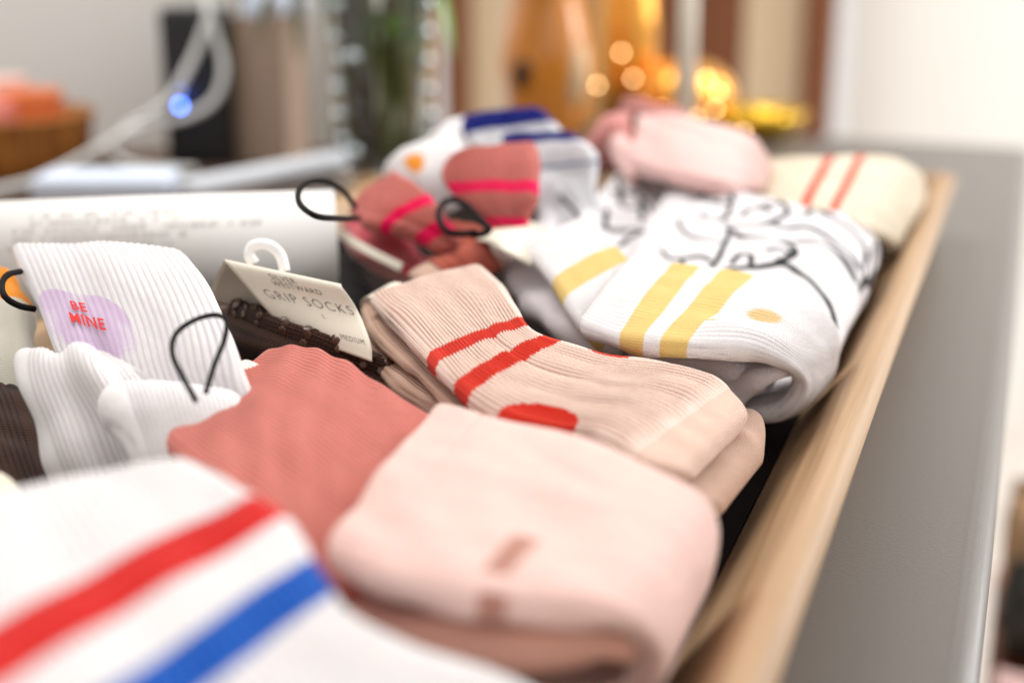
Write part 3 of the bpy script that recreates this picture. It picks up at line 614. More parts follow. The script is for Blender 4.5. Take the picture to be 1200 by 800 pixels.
knit('inner_sock', [((-0.1802, 0.9849, 0.055), (-0.1851, 1.1137, 0.06), .014), ((-0.1311, 0.9389, 0.055), (-0.1353, 1.1134, 0.06), .015), ((-0.0934, 0.9551, 0.048), (-0.0923, 1.1113, 0.05), .014)], f_cream, p, ns=60, nt=60, wr=.001, seed=62, pat=lambda X, S, w, ss: {'m_red': S*0-5})

# ------------------------------------------------------------------ rose pair with hot pink bands
p = thing('sock_pair', 'rose ribbed sock cuffs with hot pink bands bundled around a black elastic loop', 'socks', (-0.4263, 1.0083, 0.012), 'pairs of socks laid in the tray')
def pat_hot(k0, k1, hw):
    def f(X, S, w, ss):
        a = np.interp(k0, np.arange(len(ss)), ss); b = np.interp(k1, np.arange(len(ss)), ss)
        return {'m_hot': np.maximum(band(S, a-hw, a+hw), band(S, b-hw, b+hw))}
    return f
st = [((-0.3238, 0.7863, 0.128), (-0.2799, 0.8068, 0.134), .006), ((-0.3276, 0.7739, 0.118), (-0.2689, 0.7785, 0.124), .007), ((-0.3137, 0.7662, 0.106), (-0.263, 0.7586, 0.112), .008), ((-0.293, 0.7573, 0.094), (-0.2661, 0.7528, 0.098), .012), ((-0.2768, 0.7421, 0.082), (-0.2614, 0.7455, 0.084), .010)]
knit('sock', st, f_hot, p, ns=150, nt=170, ribs=24, amp=.0011, wr=.0006, seed=71, pat=pat_hot(1.75, 3.1, 4.2))
st = [((-0.3772, 0.747, 0.098), (-0.3646, 0.7885, 0.112), .007), ((-0.3505, 0.7172, 0.097), (-0.3386, 0.763, 0.11), .009), ((-0.3342, 0.7186, 0.094), (-0.3174, 0.7439, 0.103), .010), ((-0.3181, 0.7202, 0.089), (-0.3049, 0.734, 0.095), .012), ((-0.3049, 0.7209, 0.082), (-0.2952, 0.7331, 0.086), .010)]
knit('sock', st, f_hot, p, ns=130, nt=150, ribs=22, amp=.0011, wr=.0006, seed=72, pat=pat_hot(1.75, 3.0, 4.0))
knit('folded_foot', [((-0.416, 0.8107, 0.07), (-0.3627, 0.7803, 0.086), .018), ((-0.3865, 0.7774, 0.062), (-0.3392, 0.7506, 0.08), .022), ((-0.3525, 0.7477, 0.056), (-0.3205, 0.7448, 0.07), .020), ((-0.3292, 0.7387, 0.05), (-0.3024, 0.7398, 0.06), .014)], f_fuzz, p, ns=90, nt=90, pillow=.5, wr=.002, seed=73, start='toe',
   pat=lambda X, S, w, ss: {'m_hot': band(X*w, 16, 60)})
knit('folded_foot', [((-0.3255, 0.7442, 0.08), (-0.2976, 0.7553, 0.09), .014), ((-0.305, 0.721, 0.076), (-0.2777, 0.7307, 0.086), .016), ((-0.2962, 0.7183, 0.066), (-0.2719, 0.7291, 0.074), .014)], f_rust, p, ns=60, nt=70, pillow=.5, wr=.0022, wl=.025, seed=74)
knit('folded_foot', [((-0.3198, 0.728, 0.07), (-0.308, 0.7284, 0.082), .010), ((-0.3045, 0.7133, 0.069), (-0.293, 0.717, 0.079), .012), ((-0.2919, 0.7141, 0.064), (-0.2828, 0.7251, 0.072), .010)], f_rust, p, ns=40, nt=40, pillow=.5, wr=.001, seed=75)
sheet('card_band', [((-0.3737, 0.7226, 0.088), (-0.3709, 0.7239, 0.092)), ((-0.3496, 0.7088, 0.083), (-0.3481, 0.7115, 0.087)), ((-0.3255, 0.7054, 0.075), (-0.3239, 0.7078, 0.079))], card_m, p)
tube('elastic_loop', [(-0.2809, 0.7103, 0.1), (-0.2872, 0.7035, 0.1), (-0.2949, 0.7003, 0.102), (-0.3048, 0.7142, 0.106), (-0.3099, 0.7314, 0.109), (-0.3081, 0.7422, 0.11), (-0.299, 0.7405, 0.108), (-0.2835, 0.7222, 0.105), (-0.2725, 0.7082, 0.103), (-0.2758, 0.7077, 0.1), (-0.2844, 0.7115, 0.098)], .0019, black_m, p)
tube('elastic_loop', [(-0.3406, 0.6867, 0.108), (-0.3179, 0.6173, 0.124), (-0.3174, 0.5943, 0.13), (-0.3297, 0.6021, 0.133), (-0.3382, 0.6165, 0.136), (-0.341, 0.6328, 0.138), (-0.3394, 0.65, 0.135), (-0.3414, 0.671, 0.126), (-0.3478, 0.6974, 0.112)], .0015, black_m, p)

p = thing('sock_pair', 'black sock tucked between the paper roll and the rose bundle', 'socks', (-0.4571, 0.9115, 0.012), 'pairs of socks laid in the tray')
knit('sock', [((-0.4271, 0.8159, 0.06), (-0.4134, 0.8223, 0.062), .012), ((-0.4161, 0.7974, 0.052), (-0.4, 0.802, 0.054), .014), ((-0.3991, 0.7725, 0.04), (-0.3695, 0.7649, 0.042), .014), ((-0.3739, 0.7376, 0.03), (-0.3507, 0.7485, 0.032), .012)], fabric('knit_black', lin(30, 24, 24), groove=lin(16, 12, 12)), p, ns=70, nt=70, ribs=16, amp=.0007, wr=.0012, seed=99, start='toe')

# ------------------------------------------------------------------ socks at the far end
p = thing('sock_pair', 'white sock with an orange flower centre behind the rose cuffs', 'socks', (-0.5707, 1.3083, 0.012), 'pairs of socks laid in the tray')
st = [((-0.3848, 0.8358, 0.118), (-0.3601, 0.869, 0.13), .012), ((-0.3896, 0.8323, 0.106), (-0.3488, 0.8559, 0.118), .018), ((-0.3818, 0.8332, 0.094), (-0.3374, 0.845, 0.106), .020), ((-0.3672, 0.8407, 0.08), (-0.3334, 0.8542, 0.09), .016)]
knit('sock', st, f_daisy, p, ns=80, nt=90, pillow=.5, wr=.003, wl=.05, seed=81, start='toe', pat=lambda X, S, w, ss: {'m_or': 6.5-np.hypot(S-(ss[1]+.35*(ss[2]-ss[1])), (X-.36)*w)})
knit('folded_foot', [((-0.3965, 0.9177, 0.115), (-0.3789, 0.9385, 0.125), .012), ((-0.377, 0.8939, 0.105), (-0.3588, 0.9119, 0.115), .014), ((-0.3607, 0.8845, 0.09), (-0.3366, 0.8864, 0.1), .012)], f_white, p, ns=50, nt=60, pillow=.4, wr=.002, seed=82, start='toe')

p = thing('sock_pair', 'white socks with broad royal blue bands at the cuffs', 'socks', (-0.4896, 1.3899, 0.012), 'pairs of socks laid in the tray')
def pat_bl(k, hb, t0=None):
    def f(X, S, w, ss):
        r = {'m_blue': band(S, -9, ss[0]+hb), 'm_thin': S*0-5.}
        if t0: r['m_thin'] = band(S, t0, t0+3.)
        return r
    return f
st = [((-0.369, 0.9062, 0.13), (-0.3153, 0.9227, 0.138), .012), ((-0.3636, 0.8988, 0.122), (-0.3071, 0.9205, 0.13), .014), ((-0.3534, 0.8918, 0.112), (-0.2995, 0.92, 0.12), .014), ((-0.342, 0.8844, 0.1), (-0.2893, 0.9077, 0.108), .012)]
knit('sock', st, f_blue, p, ns=90, nt=110, ribs=26, amp=.001, wr=.0015, seed=83, pat=pat_bl(0, 15))
st = [((-0.3268, 0.8702, 0.126), (-0.2755, 0.871, 0.132), .012), ((-0.3112, 0.8599, 0.114), (-0.265, 0.8672, 0.12), .014), ((-0.3028, 0.8564, 0.104), (-0.2609, 0.8692, 0.11), .012), ((-0.2938, 0.8442, 0.088), (-0.2586, 0.8664, 0.094), .012), ((-0.2806, 0.8293, 0.07), (-0.2528, 0.8676, 0.074), .012)]
knit('sock', st, f_blue, p, ns=100, nt=110, ribs=26, amp=.001, wr=.0015, seed=84, pat=pat_bl(0, 12, 25.))

p = thing('sock_pair', 'smooth pale blush folded socks near the gold pumpkins', 'socks', (-0.3223, 1.4511, 0.012), 'pairs of socks laid in the tray')
st = [((-0.2548, 0.9298, 0.1), (-0.2767, 1.03, 0.12), .010), ((-0.2094, 0.8942, 0.1), (-0.2295, 1.0167, 0.118), .013), ((-0.1799, 0.8987, 0.095), (-0.1964, 1.016, 0.11), .012), ((-0.1752, 0.9712, 0.08), (-0.1825, 1.0325, 0.092), .011), ((-0.1883, 1.0318, 0.06), (-0.197, 1.095, 0.07), .011), ((-0.2317, 1.0483, 0.055), (-0.238, 1.1369, 0.06), .011)]
knit('sock', st, f_bl2, p, ns=120, nt=140, pillow=.25, wr=.0012, wl=.06, seed=91, ribs=30, amp=.0004)
p = thing('sock_pair', 'dusky pink rumpled socks between the blue banded and blush pairs', 'socks', (-0.4205, 1.4705, 0.012), 'pairs of socks laid in the tray')
knit('sock', [((-0.3034, 0.9562, 0.09), (-0.2743, 0.9929, 0.098), .016), ((-0.2922, 0.9558, 0.112), (-0.266, 0.9724, 0.12), .016), ((-0.2866, 0.9826, 0.126), (-0.2654, 0.997, 0.13), .012)], f_dusk, p, ns=70, nt=80, pillow=.4, wr=.003, wl=.04, seed=92, end='toe')
knit('sock', [((-0.2985, 1.0603, 0.12), (-0.2911, 1.0672, 0.126), .012), ((-0.2685, 1.0291, 0.118), (-0.2679, 1.051, 0.124), .014), ((-0.2393, 1.0168, 0.11), (-0.241, 1.0444, 0.116), .012)], f_dusk, p, ns=50, nt=60, pillow=.4, wr=.002, seed=93, start='toe')
knit('sock', [((-0.2882, 0.9636, 0.108), (-0.2809, 0.9808, 0.118), .012), ((-0.2705, 0.938, 0.1), (-0.2593, 0.9537, 0.11), .014), ((-0.2518, 0.9244, 0.09), (-0.2409, 0.9501, 0.098), .012)], f_bl2, p, ns=50, nt=60, wr=.002, seed=94, start='toe')
p = thing('sock_pair', 'bright pink sock peeking out above the doodle socks', 'socks', (-0.2849, 1.3095, 0.012), 'pairs of socks laid in the tray')
knit('sock', [((-0.2124, 0.9229, 0.09), (-0.2109, 0.9353, 0.096), .008), ((-0.2002, 0.9204, 0.089), (-0.1985, 0.9324, 0.095), .008), ((-0.1909, 0.9319, 0.084), (-0.1896, 0.9408, 0.09), .007)], fabric('knit_bright_pink', lin(240, 120, 150)), p, ns=40, nt=40, start='toe')

p = thing('sock_pair', 'orange sock with pale striped lower part at the far left edge', 'socks', (-0.6138, 0.714, 0.012), 'pairs of socks laid in the tray')
knit('sock', [((-0.5064, 0.5553, 0.09), (-0.4717, 0.5662, 0.094), .014), ((-0.4834, 0.5273, 0.082), (-0.4486, 0.5406, 0.084), .016), ((-0.4601, 0.504, 0.07), (-0.4264, 0.5163, 0.07), .016), ((-0.4461, 0.4909, 0.055), (-0.4187, 0.5098, 0.052), .015)], f_orange, p, ns=80, nt=70, wr=.002, seed=95, start='toe',
   pat=lambda X, S, w, ss: {'m_st': (S-ss[1]-4)+np.minimum(0, 0)})
p = thing('sock_pair', 'dark brown sock under the white heart pair at the left edge', 'socks', (-0.4732, 0.5408, 0.012), 'pairs of socks laid in the tray')
knit('sock', [((-0.467, 0.4933, 0.06), (-0.433, 0.511, 0.06), .016), ((-0.4437, 0.4706, 0.05), (-0.4008, 0.4863, 0.05), .018), ((-0.4106, 0.4408, 0.038), (-0.3731, 0.4595, 0.036), .016), ((-0.3842, 0.4236, 0.03), (-0.3483, 0.4367, 0.03), .014)], f_brown, p, ns=80, nt=70, ribs=16, amp=.0007, wr=.001, seed=96, start='toe')
p = thing('sock_pair', 'plain off white sock at the left edge behind the striped tube socks', 'socks', (-0.4238, 0.4798, 0.012), 'pairs of socks laid in the tray')
knit('sock', [((-0.3926, 0.3913, 0.064), (-0.3579, 0.4022, 0.064), .014), ((-0.3628, 0.3718, 0.066), (-0.3331, 0.3909, 0.066), .016), ((-0.3341, 0.3507, 0.06), (-0.3143, 0.3801, 0.06), .016), ((-0.316, 0.3446, 0.05), (-0.2858, 0.369, 0.05), .014)], f_cream, p, ns=70, nt=70, wr=.002, seed=97, start='toe', pat=lambda X, S, w, ss: {'m_red': S*0-5})
# ------------------------------------------------------------------ things behind the tray
paper_m = plain('white_paper', lin(236, 234, 230), rough=.7, noise=.04, scale=20)
p = thing('paper_roll', 'white rolled paper with faint grey print lying across the tray rim', 'paper roll', (-0.4883, 0.7237, 0.055))
c0, c1 = np.array((-0.5693, 0.6199, 0.082)), np.array((-0.3776, 0.7299, 0.082))
ax = nrm(c1-c0); u_ = nrm(np.cross(ax, [0, 0, 1])); w_ = np.cross(u_, ax)
def roll_xy(a, r): return u_*math.cos(a)*r+w_*math.sin(a)*r
V = []; F = []; n = 70
for i in range(n):
    a = i/(n-1)*math.pi*4-math.pi/2; r = .031-.0006*i/(n-1)*4.4
    for k in range(2): V.append((c0 if k == 0 else c1)+roll_xy(a, r))
for i in range(n-1): F.append((2*i, 2*i+2, 2*i+3, 2*i+1))
ro = link('rolled_sheet', mesh_np('rolled_sheet', V, F), paper_m, p); md = ro.modifiers.new('thick', 'SOLIDIFY'); md.thickness = .0004
grey_ink = plain('grey_print', lin(212, 209, 207), rough=.8)
rr = random.Random(3)
Vp = []; Fp = []
for row in range(5):                                   # faint lines of print on the roll
    t = .16+.02*row; a0 = .28+.17*row
    while t < (.62 if row != 2 else .8):
        dt = rr.uniform(.004, .016); b = len(Vp)
        if rr.random() < .75:
            for i in range(3):
                for tt in (t, t+dt): Vp.append(c0+(c1-c0)*tt+roll_xy(a0+.05*i+rr.uniform(-.008, .008), .0314))
            for i in range(2): Fp.append((b+2*i, b+2*i+2, b+2*i+3, b+2*i+1))
        t += dt+rr.uniform(.003, .012)
po = link('print_marks', mesh_np('print_marks', Vp, Fp), grey_ink, ro)

# wall and floor
wall_m = plain('wall_paint', lin(240, 239, 234), rough=.9, noise=.03, scale=6)
wall_w = plain('white_wall_paint', lin(240, 238, 233), rough=.85, noise=.02, scale=6)
o = box('wall', (-2.4, 1.482, -.9), (-.70, 1.532, .95), wall_m, None, 0, math.radians(20), 2, (-.70, 1.482, 0)); tag(o, 'grey cream wall behind the left end of the counter', 'wall')
o = box('wall', (-.40, 3.3, -.9), (2.9, 3.4, 1.8), wall_w); tag(o, 'plain white wall at the far right', 'wall')
fl = box('floor', (-3, -1.5, -.95), (3.2, 3.9, -.9), plain('floor_boards', lin(206, 198, 190), rough=.5, noise=.05)); fl['kind'] = 'structure'
brown_m = wood('cabinet_wood', lin(92, 50, 22), lin(128, 72, 34), 'Z', .5, .5)
oak_m = wood('oak_panel', lin(168, 118, 66), lin(190, 142, 88), 'Z', .5, .6)
beige_m = plain('beige_panel', lin(206, 182, 150), rough=.7, noise=.04)
cab = thing('wooden_cabinet', 'tall brown wooden cabinet with beige panels behind the gold ornaments', 'cabinet', (-.6, 3.1, -.9))
def colmn(name, a, b, mat, dep=.05):
    box(name, (a[0], a[1], -.9), (b[0], a[1]+dep, 1.3), mat, cab, .004)
colmn('post', (-1.2825, 3.04, -0.0581), (-1.2238, 3.04, -0.0561), brown_m, .07); colmn('panel', (-1.2348, 3.07, -0.0593), (-1.1193, 3.07, -0.0553), beige_m, .03); colmn('door', (-1.1183, 3.07, -0.0553), (-0.8401, 3.07, -0.0456), oak_m, .03); colmn('door', (-0.8392, 3.07, -0.0456), (-0.5988, 3.07, -0.0372), brown_m, .03)
colmn('panel', (-0.5979, 3.07, -0.0372), (-0.4721, 3.07, -0.0328), beige_m, .03); colmn('post', (-0.4666, 3.04, -0.0298), (-0.4078, 3.04, -0.0277), brown_m, .07)
o = box('desk', (-2.2, .75, -.02), (-.704, 1.55, .0), wood('desk_wood', lin(74, 54, 40), lin(104, 78, 58), 'X', .6), None, .004); tag(o, 'dark brown wooden desk adjoining the counter at the left', 'desk')

# basket with packets
p = thing('woven_basket', 'amber wicker bowl holding bright packets at the far left', 'basket', (-0.9591, 1.1783, 0.0099))
bc = Vector((-0.9637, 1.178, 0.0141)); bc.z = .002
wick = wood('wicker', lin(120, 66, 20), lin(190, 122, 44), 'Z', 1.4, .6)
lathe('bowl', [(.052, 0), (.062, .012), (.070, .035), (.074, .062), (.078, .066), (.073, .068), (.066, .036), (.056, .014), (.001, .010)], bc, wick, p, 48, lambda a, z: 1+.018*math.sin(a*24+z*300))
for i, (dx, dy, c) in enumerate(((-.02, -.01, lin(242, 150, 100)), (.022, .0, lin(232, 120, 60)), (-.035, .02, lin(240, 200, 190)), (.0, -.03, lin(244, 150, 140)))):
    q = box('packet', (bc.x+dx-.028, bc.y+dy-.02, .04), (bc.x+dx+.028, bc.y+dy+.02, .085+.008*(i % 3)), plain('packet_%s' % 'abcd'[i], c, rough=.35), None, .006, .5*i)
    tag(q, ('orange packet on the left in the wicker bowl', 'dark orange packet on the right in the wicker bowl', 'pale pink packet at the back of the wicker bowl', 'salmon packet at the front of the wicker bowl')[i], 'packet', 'packets in the wicker bowl')

# speaker with blue light, cables, paper bag
spk = Vector((-0.8424, 1.3279, -0.0039)); spk.z = .001
p = thing('phone_charger', 'black upright charger with a small blue light beside the paper bag', 'charger', spk)
bk_m = plain('black_plastic', lin(20, 20, 22), rough=.4)
bdy = box('body', (spk.x-.036, spk.y-.02, 0.001), (spk.x+.036, spk.y+.02, .165), bk_m, p, .008, .35)
led = plain('blue_light', lin(60, 90, 255), emit=((.10, .22, 1, 1), 14))
for e in ((-0.8448, 1.2889, 0.0828), (-0.8406, 1.2854, 0.0674)):
    lathe('indicator_light', [(.0001, -.0036), (.0026, -.0026), (.0036, 0), (.0026, .0026), (.0001, .0036)], e, led, p, 12)
cab_m = plain('white_cable', lin(226, 226, 224), rough=.45)
o = tube('charging_cable', [(-0.9363, 1.074, 0.0065), (-0.891, 1.1052, 0.017), (-0.8686, 1.164, 0.0351), (-0.8515, 1.2208, 0.053), (-0.8192, 1.2573, 0.0599), (-0.7976, 1.2814, 0.0753), (-0.7911, 1.2944, 0.1073), (-0.8051, 1.3018, 0.1452), (-0.8246, 1.3182, 0.1824), (-0.8514, 1.3445, 0.2241)], .0042, cab_m, None, n=100); tag(o, 'white cable rising from the desk past the black charger', 'cable')
o = tube('charging_cable', [(-0.805, 1.2951, 0.1586), (-0.817, 1.2769, 0.1168), (-0.8315, 1.247, 0.0763), (-0.8596, 1.2178, 0.053), (-0.8675, 1.1975, 0.034), (-0.8357, 1.1931, 0.0195), (-0.7793, 1.2125, 0.0154)], .0042, cab_m, None, n=100); tag(o, 'white cable looping down to the blue white papers', 'cable')
bag = Vector((-.778, 1.365, 0))
p = thing('paper_bag', 'taupe paper bag standing behind the black charger', 'bag', (bag.x, bag.y, 0))
bag_m = plain('taupe_paper', lin(172, 148, 128), rough=.8, noise=.05, bump=.001, scale=20)
def bagbox():
    V = []; w0, d0 = .032, .024
    for z, k in ((0.001, 1), (.06, 1.03), (.12, 1.05), (.155, 1.07)):
        for sx, sy in ((-1, -1), (0, -1.05), (1, -1), (1.0, 0), (1, 1), (0, 1.05), (-1, 1), (-.85, 0)): V.append((bag.x+sx*w0*k, bag.y+sy*d0*k, z))
    F = [(i*8+j, i*8+(j+1) % 8, (i+1)*8+(j+1) % 8, (i+1)*8+j) for i in range(3) for j in range(8)]+[tuple(range(7, -1, -1))]
    o = link('bag_body', mesh_np('bag_body', V, F, False), bag_m, p); o.modifiers.new('t', 'SOLIDIFY').thickness = .001
bagbox()
for s in (-1, 1):
    tube('handle', [(bag.x-.02, bag.y+.024*s, .145), (bag.x-.018, bag.y+.022*s, .185), (bag.x, bag.y+.02*s, .205), (bag.x+.018, bag.y+.022*s, .185), (bag.x+.02, bag.y+.024*s, .145)], .0025, bag_m, p, n=30)
tis = plain('blue_white_tissue', lin(214, 224, 240), rough=.8)
o = knit('tissue_paper', [((-0.8135, 1.3762, 0.1434), (-0.7713, 1.4134, 0.1417), .01), ((-0.8202, 1.3811, 0.1654), (-0.7693, 1.4215, 0.164), .02), ((-0.8139, 1.3907, 0.1875), (-0.7815, 1.4275, 0.1953), .008)], tis, None, ns=40, nt=40, pillow=.6, wr=.006, wl=.03, start='toe', end='toe')[0]; tag(o, 'pale blue tissue paper stuffed in the top of the taupe bag', 'tissue paper')
# papers
def paper_stack(name, label, c, rot, L, Wd, H, mat):
    q = box(name, (c[0]-L/2, c[1]-Wd/2, c[2]-H/2), (c[0]+L/2, c[1]+Wd/2, c[2]+H/2), mat, None, .002, rot); tag(q, label, 'paper'); return q
paper_stack('folded_paper', 'blue white folded paper lying on the desk at the left', (-0.7771, 1.0622, 0.0307), .35, .12, .06, .016, tis)
o = tube('rolled_paper', [(-0.697, 1.0581, 0.0307), (-0.6617, 1.1274, 0.0329), (-0.6158, 1.2126, 0.0373)], .0095, plain('grey_white_paper', lin(206, 210, 216), rough=.7), None, n=12, seg=16); tag(o, 'thin pale grey paper tube lying behind the white roll', 'paper tube')
# vase
vb = Vector((-0.611, 1.2965, 0.001))
p = thing('glass_vase', 'clear cut glass vase with green stems standing behind the rose socks', 'vase', vb)
gl = N('vase_glass'); gl.b.inputs['Base Color'].default_value = (.93, .97, .94, 1); gl.b.inputs['Roughness'].default_value = .03; gl.b.inputs['Transmission Weight'].default_value = 1; gl.b.inputs['IOR'].default_value = 1.45
lathe('glass_body', [(.044, 0), (.050, .01), (.053, .06), (.055, .13), (.058, .20), (.060, .24), (.057, .24), (.055, .20), (.052, .13), (.050, .06), (.046, .014), (.001, .012)], vb, gl.m, p, 64)
bead = plain('cut_glass_bead', lin(225, 235, 240), rough=.05, spec=1., metal=.9)
rr_v = random.Random(2)
for k in range(7):
    for a, ok in ((-1.95, 1), (-1.62, k % 3 == 0), (-.30, 1)):
        if not ok: continue
        z = .045+.027*k+rr_v.uniform(-.006, .006); r = .0585; a += rr_v.uniform(-.06, .06)
        lathe('cut_bead', [(.0001, -.0065), (.0048, -.0045), (.0066, 0), (.0048, .0045), (.0001, .0065)], (vb.x+r*math.cos(a), vb.y+r*math.sin(a), z), bead, p, 14)
bq = thing('flower_bunch', 'bunch of brown green stems with narrow leaves in the glass vase', 'plant', (vb.x, vb.y, .013))
stem_m = plain('stem_green', lin(112, 116, 56), rough=.6, noise=.3, scale=30); stem_b = plain('stem_brown', lin(96, 72, 44), rough=.7, noise=.3, scale=30)
leaf_m = plain('leaf_green', lin(116, 164, 66), rough=.5, noise=.25, scale=40); leaf_d = plain('leaf_dark_green', lin(88, 112, 54), rough=.5, noise=.25, scale=40)
rr = random.Random(9)
def leaf(base, d, L, wd, mat):
    d = d.normalized(); s = d.cross(Vector((.2, .3, 1))).normalized(); V = []; F = []; m = 7
    for i in range(m):
        f = i/(m-1); c = base+d*L*f+Vector((0, 0, -.5*L*f*f)); ww = wd*math.sin(math.pi*min(f*.92+.04, 1))
        V += [c-s*ww, c+Vector((0, 0, -ww*.3)), c+s*ww]
    for i in range(m-1): F += [(3*i, 3*i+1, 3*i+4, 3*i+3), (3*i+1, 3*i+2, 3*i+5, 3*i+4)]
    o = link('leaf', mesh_np('leaf', V, F), mat, bq)
for k in range(34):
    a = rr.uniform(0, 6.28); r0 = rr.uniform(.005, .038); b0 = Vector((vb.x+r0*math.cos(a), vb.y+r0*math.sin(a), .02))
    a2 = a+rr.uniform(-.6, .6); tp = Vector((vb.x+.085*math.cos(a2), vb.y+.085*math.sin(a2), rr.uniform(.33, .42)))
    md = (b0+tp)/2+Vector((rr.uniform(-.01, .01), rr.uniform(-.01, .01), 0)); md = Vector((vb.x+(md.x-vb.x)*.8, vb.y+(md.y-vb.y)*.8, md.z))
    tube('stem', [b0, md, tp], rr.uniform(.0022, .004), rr.choice((stem_m, stem_b)), bq, n=14, seg=6)
    for j in range(7):
        f = rr.uniform(.25, 1.0); c = b0*(1-f)**2+md*2*f*(1-f)+tp*f*f
        dr = Vector((rr.uniform(-1, 1), rr.uniform(-1, 1), rr.uniform(.0, .9)))
        if c.z < .24: dr = Vector((dr.x*.25, dr.y*.25, 1)); L = .05
        else: L = rr.uniform(.05, .09)
        leaf(c, dr, L, L*.16, rr.choice((leaf_m, leaf_d)))
# leaves that hang towards the charger
for b, dx, mt in (((-0.7504, 1.2821, 0.1935), -.02, leaf_d), ((-0.7234, 1.2952, 0.2033), -.03, leaf_d), ((-0.7045, 1.3005, 0.1984), .01, leaf_d), ((-0.5825, 1.3438, 0.1943), .02, leaf_m), ((-0.5709, 1.3494, 0.1984), .03, leaf_m), ((-0.5913, 1.3433, 0.2024), 0, leaf_m)):
    leaf(Vector(b), Vector((dx*8, -.2, -.6)), .055, .009, mt)
for k in range(22):
    a = rr.uniform(0, 6.28); leaf(Vector((vb.x+.05*math.cos(a), vb.y+.05*math.sin(a), rr.uniform(.235, .30))), Vector((math.cos(a), math.sin(a), rr.uniform(-.3, .5))), rr.uniform(.05, .085), rr.uniform(.007, .011), rr.choice((leaf_m, leaf_m, leaf_d)))

# gold ornaments
amber = plain('amber_glass', lin(214, 132, 36), rough=.12, spec=.7, noise=.25, scale=14, coat=.5)
gold = plain('gold_mercury_glass', lin(226, 160, 70), rough=.22, metal=.85, noise=.2, scale=40, bump=.002)
gold_y = plain('yellow_gold_foil', lin(212, 168, 50), rough=.25, metal=.8, noise=.3, scale=60, bump=.003)
vessel = Vector((-0.5327, 1.5719, 0.001))
p = thing('amber_jug', 'large glossy amber jug with a dark mouth and cream side', 'jug', vessel)
k = .0011
lathe('jug_body', [(.024, 0), (.040, .012), (.049, .05), (.052, .095), (.047, .135), (.040, .165), (.044, .19), (.046, .21), (.030, .185), (.001, .24)], vessel, amber, p, 60, lambda a, z: 1+.05*math.sin(a*3+z*30)+.03*math.sin(a*5-z*55))
a = (-0.5116, 1.4295, 0.1056); lathe('spout_mouth', [(.0001, -.018), (.011, -.013), (.0125, 0), (.011, .013), (.0001, .018)], (vessel.x-.012, vessel.y-.047, .085), plain('dark_opening', lin(60, 30, 10), rough=.6), p, 20, None, (1, .4))
lathe('cream_label', [(.0001, -.038), (.013, -.028), (.017, 0), (.013, .028), (.0001, .038)], (vessel.x+.040, vessel.y-.024, .085), plain('cream_glaze', lin(232, 206, 168), rough=.4), p, 20, None, (1, .5))
def pumpkin(c, R, label, mat, lobes=9, tall=.75):
    q = thing('pumpkin_ornament', label, 'pumpkin', c, 'gold pumpkin ornaments on the counter')
    prof = [(.001, .02*R)]+[(R*math.sin(t), R*tall*(1-math.cos(t))) for t in np.linspace(.25, math.pi-.18, 16)]+[(.001, R*tall*1.93)]
    lathe('ribbed_body', prof, c, mat, q, 72, lambda a, z: 1-.10*(1-abs(math.sin(a*lobes/2))))
    tube('stalk', [(c[0], c[1], c[2]+R*tall*1.9), (c[0]+.002, c[1], c[2]+R*tall*2.1), (c[0]+.008, c[1], c[2]+R*tall*2.35)], .006, gold_y, q, n=10)
    return q
c = (-0.3974, 1.6884, 0.001); pumpkin(c, .062, 'wide ribbed gold pumpkin with tiny glowing glint beads in front of it', gold)
c = (-0.4772, 1.7165, 0.001)
p = thing('gold_lantern', 'tall ribbed gold lantern beside the amber jug', 'lantern', c)
lathe('lantern_body', [(.025, 0), (.034, .01), (.037, .06), (.037, .12), (.033, .16), (.024, .185), (.022, .20), (.001, .202)], c, gold, p, 60, lambda a, z: 1-.08*(1-abs(math.sin(a*8))))
lathe('lantern_cap', [(.024, .2), (.020, .215), (.008, .226), (.001, .238)], c, gold_y, p, 24)
c = (-0.3123, 1.7058, 0.001)
p = thing('gold_bowl', 'low yellow gold foil dish beside the wide gold pumpkin', 'dish', c)
lathe('dish', [(.03, 0), (.044, .006), (.056, .022), (.060, .032), (.057, .032), (.05, .02), (.04, .01), (.001, .008)], c, gold_y, p, 40, lambda a, z: 1+.04*math.sin(a*11))
glint_m = plain('warm_glint', lin(255, 190, 90), emit=((1, .62, .28, 1), 11))  # glowing beads added to stand in for highlights on the gold
fl = thing('glint_beads', 'added glowing beads standing in for glints on the gold pumpkin', 'glint beads', (-0.3906, 1.6175, 0.005))
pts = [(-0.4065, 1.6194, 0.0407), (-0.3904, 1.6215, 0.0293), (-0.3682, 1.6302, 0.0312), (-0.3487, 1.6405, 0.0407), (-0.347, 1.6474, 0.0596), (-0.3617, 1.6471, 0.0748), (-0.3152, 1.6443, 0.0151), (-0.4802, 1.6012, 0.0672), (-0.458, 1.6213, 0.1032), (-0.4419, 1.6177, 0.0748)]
for q in pts: lathe('glint_bead', [(.0001, -.0024), (.0019, -.0014), (.0024, 0), (.0019, .0014), (.0001, .0024)], q, glint_m, fl, 8)
tube('bead_wire', [(q[0], q[1]+.003, q[2]-.003) for q in pts[:6]], .0006, gold_y, fl, n=60, seg=5)  # thin wire added along with the glint beads
tube('bead_wire', [(q[0], q[1]+.003, q[2]-.003) for q in pts[7:]+[pts[0], pts[6]]], .0006, gold_y, fl, n=60, seg=5)
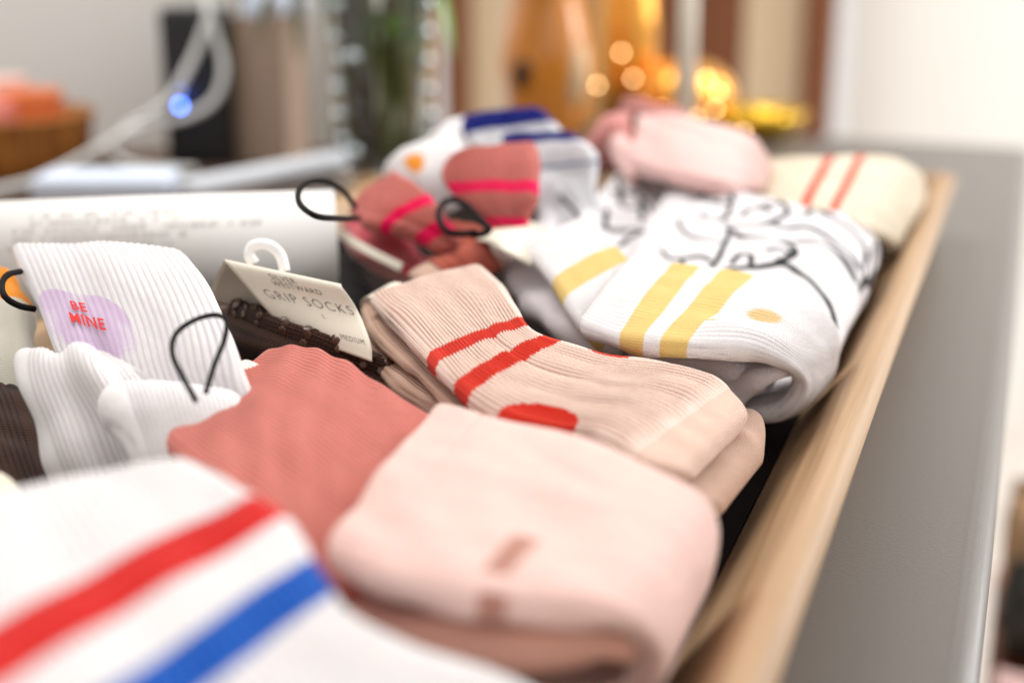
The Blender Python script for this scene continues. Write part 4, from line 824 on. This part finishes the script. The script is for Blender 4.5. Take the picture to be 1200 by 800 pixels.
# candle
cc = Vector((-0.3077, 1.3134, 0.0684)); cc.z = .001
p = thing('taper_candle', 'slim white taper candle standing in front of the gold pumpkin', 'candle', cc)
lathe('holder', [(.024, 0), (.024, .004), (.010, .008), (.011, .03), (.013, .034), (.001, .034)], cc, gold_y, p, 24)
lathe('wax', [(.0095, .03), (.009, .2), (.0085, .32), (.006, .327), (.001, .328)], cc, plain('white_wax', lin(240, 230, 214), rough=.4), p, 20)

# chair and clothes seen past the counter edge, bottom right
chm = wood('chair_wood', lin(120, 60, 30), lin(168, 92, 50), 'Y', .6, .4)
p = thing('wooden_bench', 'reddish brown wooden bench on the floor beyond the counter edge', 'bench', (.24, 1.38, -.9))
for i in range(4): box('seat_board', (.013, 1.08+.15*i, -0.520), (.47, 1.222+.15*i, -0.495), chm, p, .006)
for sx in (.03, .43):
    for sy in (1.10, 1.63): box('leg', (sx-.015, sy-.015, -.9), (sx+.015, sy+.015, -0.521), chm, p, .004)
o = knit('folded_garment', [((.016, 1.25, -0.475), (.016, 1.37, -0.475), .03), ((.20, 1.25, -0.470), (.20, 1.37, -0.470), .035), ((.44, 1.26, -0.475), (.44, 1.37, -0.475), .03)], f_bl2, None, ns=50, nt=60, wr=.004, wl=.08, seed=5)[0]; tag(o, 'pale pink folded garment on the wooden bench', 'garment')
o = knit('shoulder_bag', [((.018, 1.39, -0.440), (.018, 1.50, -0.440), .09), ((.2, 1.39, -0.435), (.2, 1.51, -0.435), .10), ((.42, 1.40, -0.440), (.42, 1.50, -0.440), .08)], plain('dark_leather', lin(40, 34, 26), rough=.6), None, ns=40, nt=40, wr=.005, wl=.08, start='toe', end='toe', seed=6)[0]; tag(o, 'dark bag slumped on the wooden bench behind the pink garment', 'bag')
o = knit('tan_cushion', [((.016, 1.52, -0.420), (.016, 1.64, -0.420), .12), ((.2, 1.52, -0.410), (.2, 1.65, -0.410), .14), ((.42, 1.52, -0.420), (.42, 1.64, -0.420), .12)], plain('tan_cloth', lin(190, 150, 112), rough=.9, bump=.002), None, ns=40, nt=40, wr=.004, wl=.08, start='toe', end='toe', seed=7)[0]; tag(o, 'tan cushion at the far end of the wooden bench', 'cushion')
